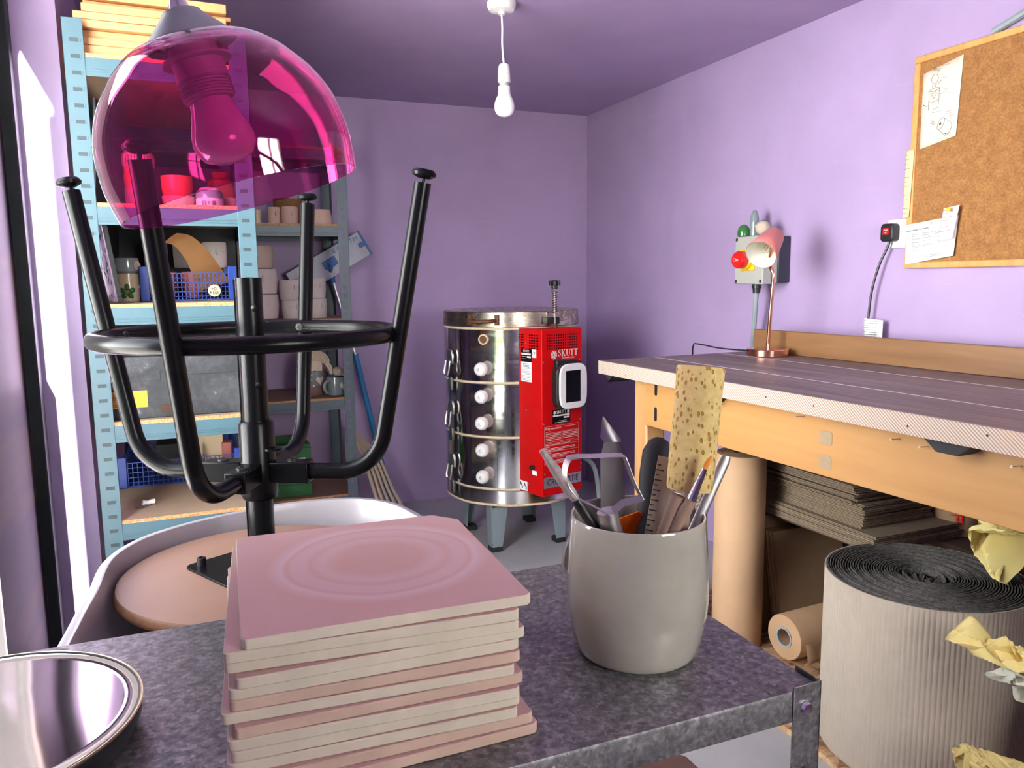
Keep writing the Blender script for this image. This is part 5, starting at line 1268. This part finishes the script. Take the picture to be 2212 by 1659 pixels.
# flat cartons standing on edge under the shelf
for i in range(9):
    y = 1.932 - i * .0085 - (.05 if i > 3 else 0); a = -3 if i < 4 else -12
    o = MB().box(0, .27, 0, .005, 0, .375 if i < 4 else .34).build('flattened_box', m_card)
    o.location = (1.655 + .006 * (i % 3), y, FB + (0.0005 if i < 4 else .0012)); o.rotation_euler = (R(a), 0, R(-2))
    tag(o, 'flat cardboard box standing on edge below the bundles, %s of nine from the back' % (['first', 'second', 'third', 'fourth', 'fifth', 'sixth', 'seventh', 'eighth', 'last'][i]), 'flattened box', 'flat boxes standing on edge under the bench')
t = thing('pail', 'brown paper tub with red letters behind the big corrugated roll', 'tub', (2.0, 1.52, .4248 - .0))
t.location = (1.985, 1.50, .4248)
MB().lathe([(.050, 0), (.054, .002), (.056, .085)], capb=False, seg=48).build('tub', m_card, t, solid=.0015)
MB().lathe([(.0575, .078), (.0585, .080), (.0590, .108), (.0570, .109), (.0560, .080)], seg=48, loop=True).build('collar', m_kraft, t)
MB().lathe([(.053, .098), (.040, .104), (.001, .106)], seg=40, capa=False).build('lid', m_inklight, t)
b = MB()
for s_, a in (('E', R(228)), ('L', R(216))): b.text(s_, .040, frame((.0572 * math.cos(a), .0572 * math.sin(a), .052), (-math.sin(a), math.cos(a), 0), (0, 0, 1)) @ RZ(PI), .0008, sx=1.2)
b.build('red_lettering', m_red, t)
o = MB().box(0, .20, 0, .006, 0, .16).build('box_flap', m_beige); o.matrix_world = frame((1.66, 1.435, .575), (.35, -.93, .0), (0, .0, 1)) @ T(-.03, 0, .0)
o.matrix_world = T(1.70, 1.66, .566) @ RZ(R(-64)) @ RX(R(8)); tag(o, 'pale beige card panel wedged under the bench top above the brown tub', 'card panel')

def crumple(name, label, loc, size, seed, mat, group=None, sc=(1, 1, 1), rot=(0, 0, 0), folds=11):
    """a sheet of tissue folded over and over across random planes"""
    rnd = random.Random(seed); n_ = 46
    P = [[Vector((i / n_ - .5, j / n_ - .5, .05 * noise.noise(Vector((i * .09, j * .09, seed))))) for i in range(n_ + 1)] for j in range(n_ + 1)]
    for k in range(folds):
        nn = Vector((rnd.gauss(0, 1), rnd.gauss(0, 1), rnd.gauss(0, 1.3))).normalized(); fl = sorted(v.dot(nn) for r_ in P for v in r_); h_ = fl[int(len(fl) * rnd.uniform(.50, .80))]
        for r_ in P:
            for v in r_:
                d = v.dot(nn) - h_
                if d > 0: v -= nn * (2 * d * (1 if k < 7 else .8))
    al = [v for r_ in P for v in r_]; lo = Vector([min(v[i] for v in al) for i in range(3)]); hi = Vector([max(v[i] for v in al) for i in range(3)]); ce = (lo + hi) / 2; ex = hi - lo
    for v in al:
        v -= ce
        for i in range(3): v[i] *= 2 * size * sc[i] / max(ex[i], .02)
    b = MB(); b.rings(P, closed=False); o = b.build(name, mat, smooth=22, solid=.0007)
    o.location = loc; o.rotation_euler = [R(a_) for a_ in rot]
    return tag(o, label, 'crumpled paper', group)
g_ = 'crumpled tissue papers beside the big corrugated roll'
crumple('crumpled_paper', 'large crumpled yellow tissue lying on top of the big corrugated roll under the bench edge', (1.755, 1.115, .533), .120, 3, m_crumple, g_, (1.0, 1.0, .66), (0, 0, 70))
crumple('crumpled_paper', 'crumpled deep yellow tissue hanging against the side of the big corrugated roll', (1.392, .945, .440), .058, 8, m_crumple, g_, (1.3, .8, .75), (0, 30, -30))
crumple('crumpled_paper', 'crumpled pale tissue partly cut off by the frame, just below the deep yellow one', (1.362, .868, .395), .058, 14, m_crumplew, g_, (1, .9, .9))
crumple('crumpled_paper', 'crumpled yellow tissue lowest of all, at the bottom right corner', (1.368, .872, .205), .085, 21, m_crumple, g_, (1, 1, .8))
t = thing('waste_sack', 'black waste sack of crumpled tissue paper at the right edge, under the bench', 'sack', (1.60, .775, FB))
MB().lathe([(.13, 0), (.155, .04), (.15, .16), (.13, .27), (.11, .34), (.10, .30), (.09, .05)], seg=26).build('sack', m_black_card, t)

# ------------------------------------------------------------------ brown board on a low box behind the trolley
t = thing('board_topped_box', 'low box with a brown corner-cut hardboard top, just visible beneath the trolley', 'box', (.56, .90, .0008))
b = MB(); b.box(.01, .20, .01, .22, 0, .294); b.build('box', m_black_card, t)
b = MB(); b.prism([(-.02, 0), (.213, 0), (.213, .172), (.185, .219), (-.02, .24)], .2945, .3035); b.build('board_top', m_brown, t, bevel=.001)

# ------------------------------------------------------------------ galvanised trolley in front
t = thing('steel_trolley', 'galvanised steel shelf unit in the foreground carrying the tile stack and tool pot', 'shelf unit', (-.32, .512, 0))
TW, TD, TZ = .833, .375, .78
b = MB(); th_ = .0016
b.rings([[Vector((x, y, z)) for y, z in ((.0, TZ - .030), (0, TZ - .004), (.001, TZ - .001), (.004, TZ), (TD - .004, TZ), (TD - .001, TZ - .001), (TD, TZ - .004), (TD, TZ - .030), (TD - th_, TZ - .030), (TD - th_, TZ - th_), (th_, TZ - th_), (th_, TZ - .030))] for x in (0.002, TW - .002)])
b.box(TW - .002, TW, 0, TD, TZ - .03, TZ - .0005); b.box(0, .002, 0, TD, TZ - .03, TZ - .0005)
b.build('top_shelf', m_galv, t)
o = MB().box(.002, TW - .002, .002, TD - .002, .09, .118).build('lower_shelf', m_galv, t)
for sx, x in ((1, -.0016), (-1, TW + .0016)):
    for sy, y in ((1, -.0016), (-1, TD + .0016)):
        b = MB(); x0, x1 = sorted((x, x + sx * .032)); y0, y1 = sorted((y, y + sy * .0018)); b.box(x0, x1, y0, y1, 0.001, TZ + .004)
        x0, x1 = sorted((x, x + sx * .0018)); y0, y1 = sorted((y, y + sy * .032)); b.box(x0, x1, y0, y1, 0.001, TZ + .004)
        l = b.build('upright', m_galv, t, bevel=.0005)
        xm = x + sx * .018
        for z in (TZ - .018,): MB().lathe([(.0068, 0), (.0066, .0015), (.0050, .0038), (.001, .0046)], M=frame((xm, y, z), (sy if sy == 1 else -1, 0, 0), (0, 0, 1)), seg=18).build('bolt', m_chrome, l)
        b = MB()
        for z in (TZ - .078, TZ - .138): b.lathe([(.0028, 0), (.0001, .0003)], M=frame((xm, y - sy * .0002, z), (1 if sy == 1 else -1, 0, 0), (0, 0, 1)), seg=12)
        b.build('hole_pattern', m_black, l)
b = MB(); b.prism([(-.004, -.006), (.003, -.007), (.006, -.002), (.002, .003), (-.001, .008), (-.005, .005)], 0, .0006, frame((.565, -.0003, TZ - .016), (1, 0, 0), (0, 0, 1))); b.build('paint_splash', m_cream, t)

# stack of ware boards (tiles)
rnd = random.Random(4); n = 13; th_ = .0092; z = TZ + .0006
names = ['bottom', 'second from the bottom', 'third from the bottom', 'fourth from the bottom', 'fifth from the bottom', 'sixth from the bottom', 'middle', 'sixth from the top', 'fifth from the top', 'fourth from the top', 'third from the top', 'second from the top', 'topmost']
offs = [(.006, -.006, 3), (.005, -.002, 1.5), (-.004, .0, -1), (-.003, .001, 0), (-.002, -.002, -1.5), (-.001, .0, .5), (-.004, .002, -2), (.0, .003, -1), (-.002, .004, 0), (.001, .002, 1), (.002, .003, -3), (.0, .001, -2), (.008, .002, 0)]
for i in range(n):
    dx, dy, da = offs[i]
    t = thing('square_tile', ('pink-stained square ware board with a ring mark, topmost of the stack of thirteen' if i == n - 1 else 'chalky square ware board in the stack beside the pot, %s one' % names[i]), 'tile', (.128 + dx, .668 + dy, z), R(-2.5 + da), 'square ware boards stacked on the trolley')
    a, c, k = .111, .119, .024
    poly = [(-a + .004, -c), (a - .004, -c), (a, -c + .004), (a, c - k), (a - k * .9, c), (-a + .004, c), (-a, c - .004), (-a, -c + .004)] if i in (0, n - 1) else rrect(-a, a, -c, c, .005, 3)
    b = MB(); b.prism(poly, 0, th_ - .0006); b.build('edge', m_tileedge if i not in (0, 1, 5, 7) else m_tileedgep, t, bevel=.001)
    b = MB(); b.prism([(x * .994, y * .994) for x, y in poly], th_ - .0006, th_ - .0003); b.build('top_face', m_tileface, t)
    z += th_

# shallow polished dish
t = thing('metal_dish', 'round polished metal turntable with dark sides on the trolley, at the lower left', 'turntable', (-.179, .689, TZ + .0006))
MB().lathe([(.106, 0), (.116, .002), (.123, .016), (.1245, .027), (.123, .0288), (.121, .0285)], seg=96, capb=False).build('dark_side', m_inkd if False else plain('dark_turned_side', (.02, .02, .022, 1), .35, .3), t)
MB().lathe([(.1249, .0268), (.1252, .0282), (.1244, .0292), (.1232, .0291), (.1228, .0288)], seg=96, capa=False, capb=False).build('brass_rim', plain('worn_brass_rim', (.62, .50, .34, 1), .25, 1), t)
MB().lathe([(.1231, .0289), (.1215, .0280), (.110, .0276), (.06, .0274), (.001, .0272)], seg=96, capa=False).build('polished_face', plain('polished_tin_face', (.60, .55, .56, 1), .06, 1, .03, 12), t, smooth=80)

# ------------------------------------------------------------------ glazed tool pot and the tools in it
PX, PY, PZ = .399, .642, TZ + .0006
t = thing('tool_pot', 'grey-green glazed stoneware pot full of pottery tools on the trolley', 'pot', (PX, PY, PZ))
pr = [(p.x, p.y) for p in catmull([(.056, 0, 0), (.0605, .004, 0), (.0655, .022, 0), (.0695, .048, 0), (.0702, .072, 0), (.0688, .10, 0), (.0672, .125, 0), (.0662, .137, 0), (.0650, .1395, 0), (.0632, .137, 0), (.0632, .12, 0), (.0655, .08, 0), (.064, .04, 0), (.054, .010, 0), (.001, .008, 0)], 4)]
MB().lathe(pr, seg=96).build('body', m_potgrey, t, smooth=60)
b = MB(); b.tube([RZ(R(-32)) @ p for p in catmull([(-.066, .0, .112), (-.070, 0, .100), (-.0715, 0, .086), (-.0700, 0, .078)], 4)], [.003] * 4 + [.0045] * 4 + [.005] * 4 + [.003], 8); b.build('lug', m_potgrey, t)
def tl_(pts): return [Vector(p) for p in pts]
def tool(name, label, cat='tool'): return thing(name, label, cat, group=None)
# fan brush leaning left
t = tool('paint_brush', 'grey-bristled brush with black handle leaning out of the left of the tool pot', 'brush')
A, Cc, D_ = Vector((.2945, .6410, .994)), Vector((.3275, .6352, .9437)), Vector((.4150, .6200, .810))
A2 = Cc + (A - Cc)
MB().tube([Cc + (A - Cc) * f for f in (0, .1, .35, .62, .85, 1)], [.0042, .0046, .0056, .0050, .0032, .0030], 12).build('bristles', m_bristleg, t)
MB().tube([Cc + (D_ - Cc) * f for f in (-.01, .0, .3, 1)], [.0044, .0052, .0060, .0040], 12).build('handle', m_black, t)
# ribbon loop tool
t = tool('loop_tool', 'loop tool with a bent steel ribbon and wooden handle standing in the tool pot', 'loop tool')
pts = catmull([(.349, .6105, .934), (.332, .615, .944), (.3205, .619, .951), (.311, .621, .963), (.3085, .6215, .976), (.3115, .622, .986), (.3175, .6212, .9895), (.338, .6125, .9900), (.3570, .6045, .9905), (.3602, .6030, .988), (.368, .602, .968), (.3775, .6009, .9490)], 4)
b = MB(); b.strip(pts, (.0018, -.0062, -.0028), .0007); b.strip([(.3775, .6009, .9490), (.372, .604, .9465), (.361, .6071, .9445), (.352, .609, .937)], (.001, -.005, -.005), .0007); b.build('steel_ribbon', m_steel, t)
fa, fb_ = Vector((.3510, .6185, .935)), Vector((.385, .622, .806))
MB().tube([fa + (fb_ - fa) * f for f in (0, .20)], [.0098, .0104], 20).build('ferrule', m_steel, t)
MB().tube([fa + (fb_ - fa) * f for f in (.195, .4, .9)], [.0100, .0105, .0085], 16).build('wooden_handle', m_toolw, t)
# flat turning tool
t = tool('turning_tool', 'flat steel turning tool with an angled head standing in the tool pot', 'tool')
kz = Vector((.405, .682, .975)); kx = Vector((.924, -.383, 0)); kd = Vector((-.10, -.22, -1)).normalized(); ky = kd.cross(kx)
Mk = Matrix((kx, ky, -kd)).transposed().to_4x4(); Mk.translation = Vector((.3945, .6865, .978))
b = MB(); b.prism([(-.0125, -.165), (.0125, -.165), (.0125, -.010), (.0095, .006), (-.0075, .006), (-.0118, -.010)], -.0006, .0006, Mk @ frame((0, 0, 0), (1, 0, 0), (0, 0, 1))); b.build('blade', m_dullsteel, t)
b = MB(); b.prism([(-.0080, 0), (.0098, 0), (.0095, .003), (-.0095, .028), (-.0120, .006)], -.0006, .0006, Mk @ T(0, 0, .0058) @ RX(R(-18)) @ frame((0, 0, 0), (1, 0, 0), (0, 0, 1))); b.build('bent_head', m_chrome, t)
# orange plastic scraper
o = MB().prism([(-.030, -.06), (.030, -.06), (.030, .050), (.020, .056), (-.020, .040), (-.030, .030)], -.001, .001, frame((.391, .667, .862), (.9, -.43, 0), (-.02, -.1, 1))).build('scraper', m_orange)
tag(o, 'orange plastic scraper inside the tool pot, behind the loop tool', 'scraper')
# black rubber handle
a_, c_ = Vector((.440, .668, .988)), Vector((.398, .632, .81)); L_ = (c_ - a_)
o = MB().tube([a_ + L_ * f + Vector((.0, 0, 0)) for f in (0, .02, .08, .2, .45, 1)], [(.004, .003), (.010, .006), (.0155, .0085), (.0165, .009), (.0145, .009), (.010, .006)], 16, flat=(.9, -.4, .25)).build('rubber_grip', m_rubber)
tag(o, 'thick black rubber-handled tool in the pot behind the sponge', 'tool')
# wooden ruler
rm = along((.388, .622, .806), (.4295, .634, .975))
t = thing('wooden_ruler', 'short wooden ruler with tick marks leaning beside the sponge in the tool pot', 'ruler', M=rm)
L_ = (Vector((.4295, .634, .975)) - Vector((.388, .622, .806))).length
fx = (rm.to_3x3().inverted() @ Vector((.80, -.50, -.2))); ang = math.atan2(fx.y, fx.x)
MB().box(-.0105, .0105, -.0012, .0012, 0, L_, RZ(ang)).build('ruler_body', m_ruler, t)
b = MB()
for k in range(26): b.box(-.0105, -.0105 + (.0075 if k % 2 == 0 else .004), -.0016, -.0012, .04 + k * .005, .0412 + k * .005, RZ(ang))
b.build('tick_marks', m_ink, t)
# wooden handles
o = MB().tube([Vector((.372, .612, .806)), Vector((.393, .5965, .90)), Vector((.4085, .5875, .9508))], [.005, .0062, .0068], 14).build('tool_stick', m_toolw); tag(o, 'plain round wooden tool handle between ruler and sponge stick in the tool pot', 'tool handle')
# sponge on a stick
t = tool('sponge_stick', 'yellow cylindrical sponge on a wooden stick towering over the tool pot', 'sponge')
s0, s1, s2 = Vector((.404, .598, .81)), Vector((.4277, .5975, .951)), Vector((.4452, .6067, 1.0701))
MB().tube([s0, s1 + (s2 - s1) * .2], .0058, 12).build('stick', m_toolw, t)
MB().lathe([(.005, 0), (.0205, .0005), (.0215, .003), (.0220, .03), (.0220, .09), (.0225, .1155), (.0215, .1175), (.001, .118)], M=along(s1, s2), seg=56).build('sponge', m_sponge, t)
# small brush in front
t = tool('paint_brush', 'slim paint brush with orange bristles and silver ferrule at the right front of the pot', 'brush')
f0, f1, f2, f3 = Vector((.4010, .5300, 1.0025)), Vector((.3960, .5316, .9915)), Vector((.3870, .5365, .9660)), Vector((.3640, .6050, .81))
f0, f1, f2 = [Vector(p) for p in ((.4274, .5644, .9912), (.4227, .5679, .9794), (.415, .5765, .9488))]
MB().tube([f1, f1 + (f0 - f1) * .35, f1 + (f0 - f1) * .75, f0], [.0022, .0026, .0019, .0006], 10).build('bristles', m_bristle, t)
MB().tube([f1, f1 + (f2 - f1) * .5, f2], [.0024, .0036, .0046], 12).build('ferrule', m_chrome, t)
MB().tube([f2 + (f1 - f2) * .02, f2 + (Vector((.4027, .5885, .9163)) - f2) * .3, Vector((.4027, .5885, .9163)), Vector((.372, .622, .806))], [.0046, .0062, .0058, .0035], 12).build('handle', m_toolw, t)
# clear acrylic rod and small pale tool
e0, e1 = Vector((.4809, .6111, .9763)), Vector((.405, .624, .810))
o = MB().tube([e0, e0 + (e1 - e0) * .03, e1], [(.0042, .0016), (.0055, .0020), (.0050, .0018)], 10, flat=(.9, -.38, .2)).build('palette_knife', m_steel); tag(o, 'thin flat metal blade leaning at the far right of the tool pot', 'blade')
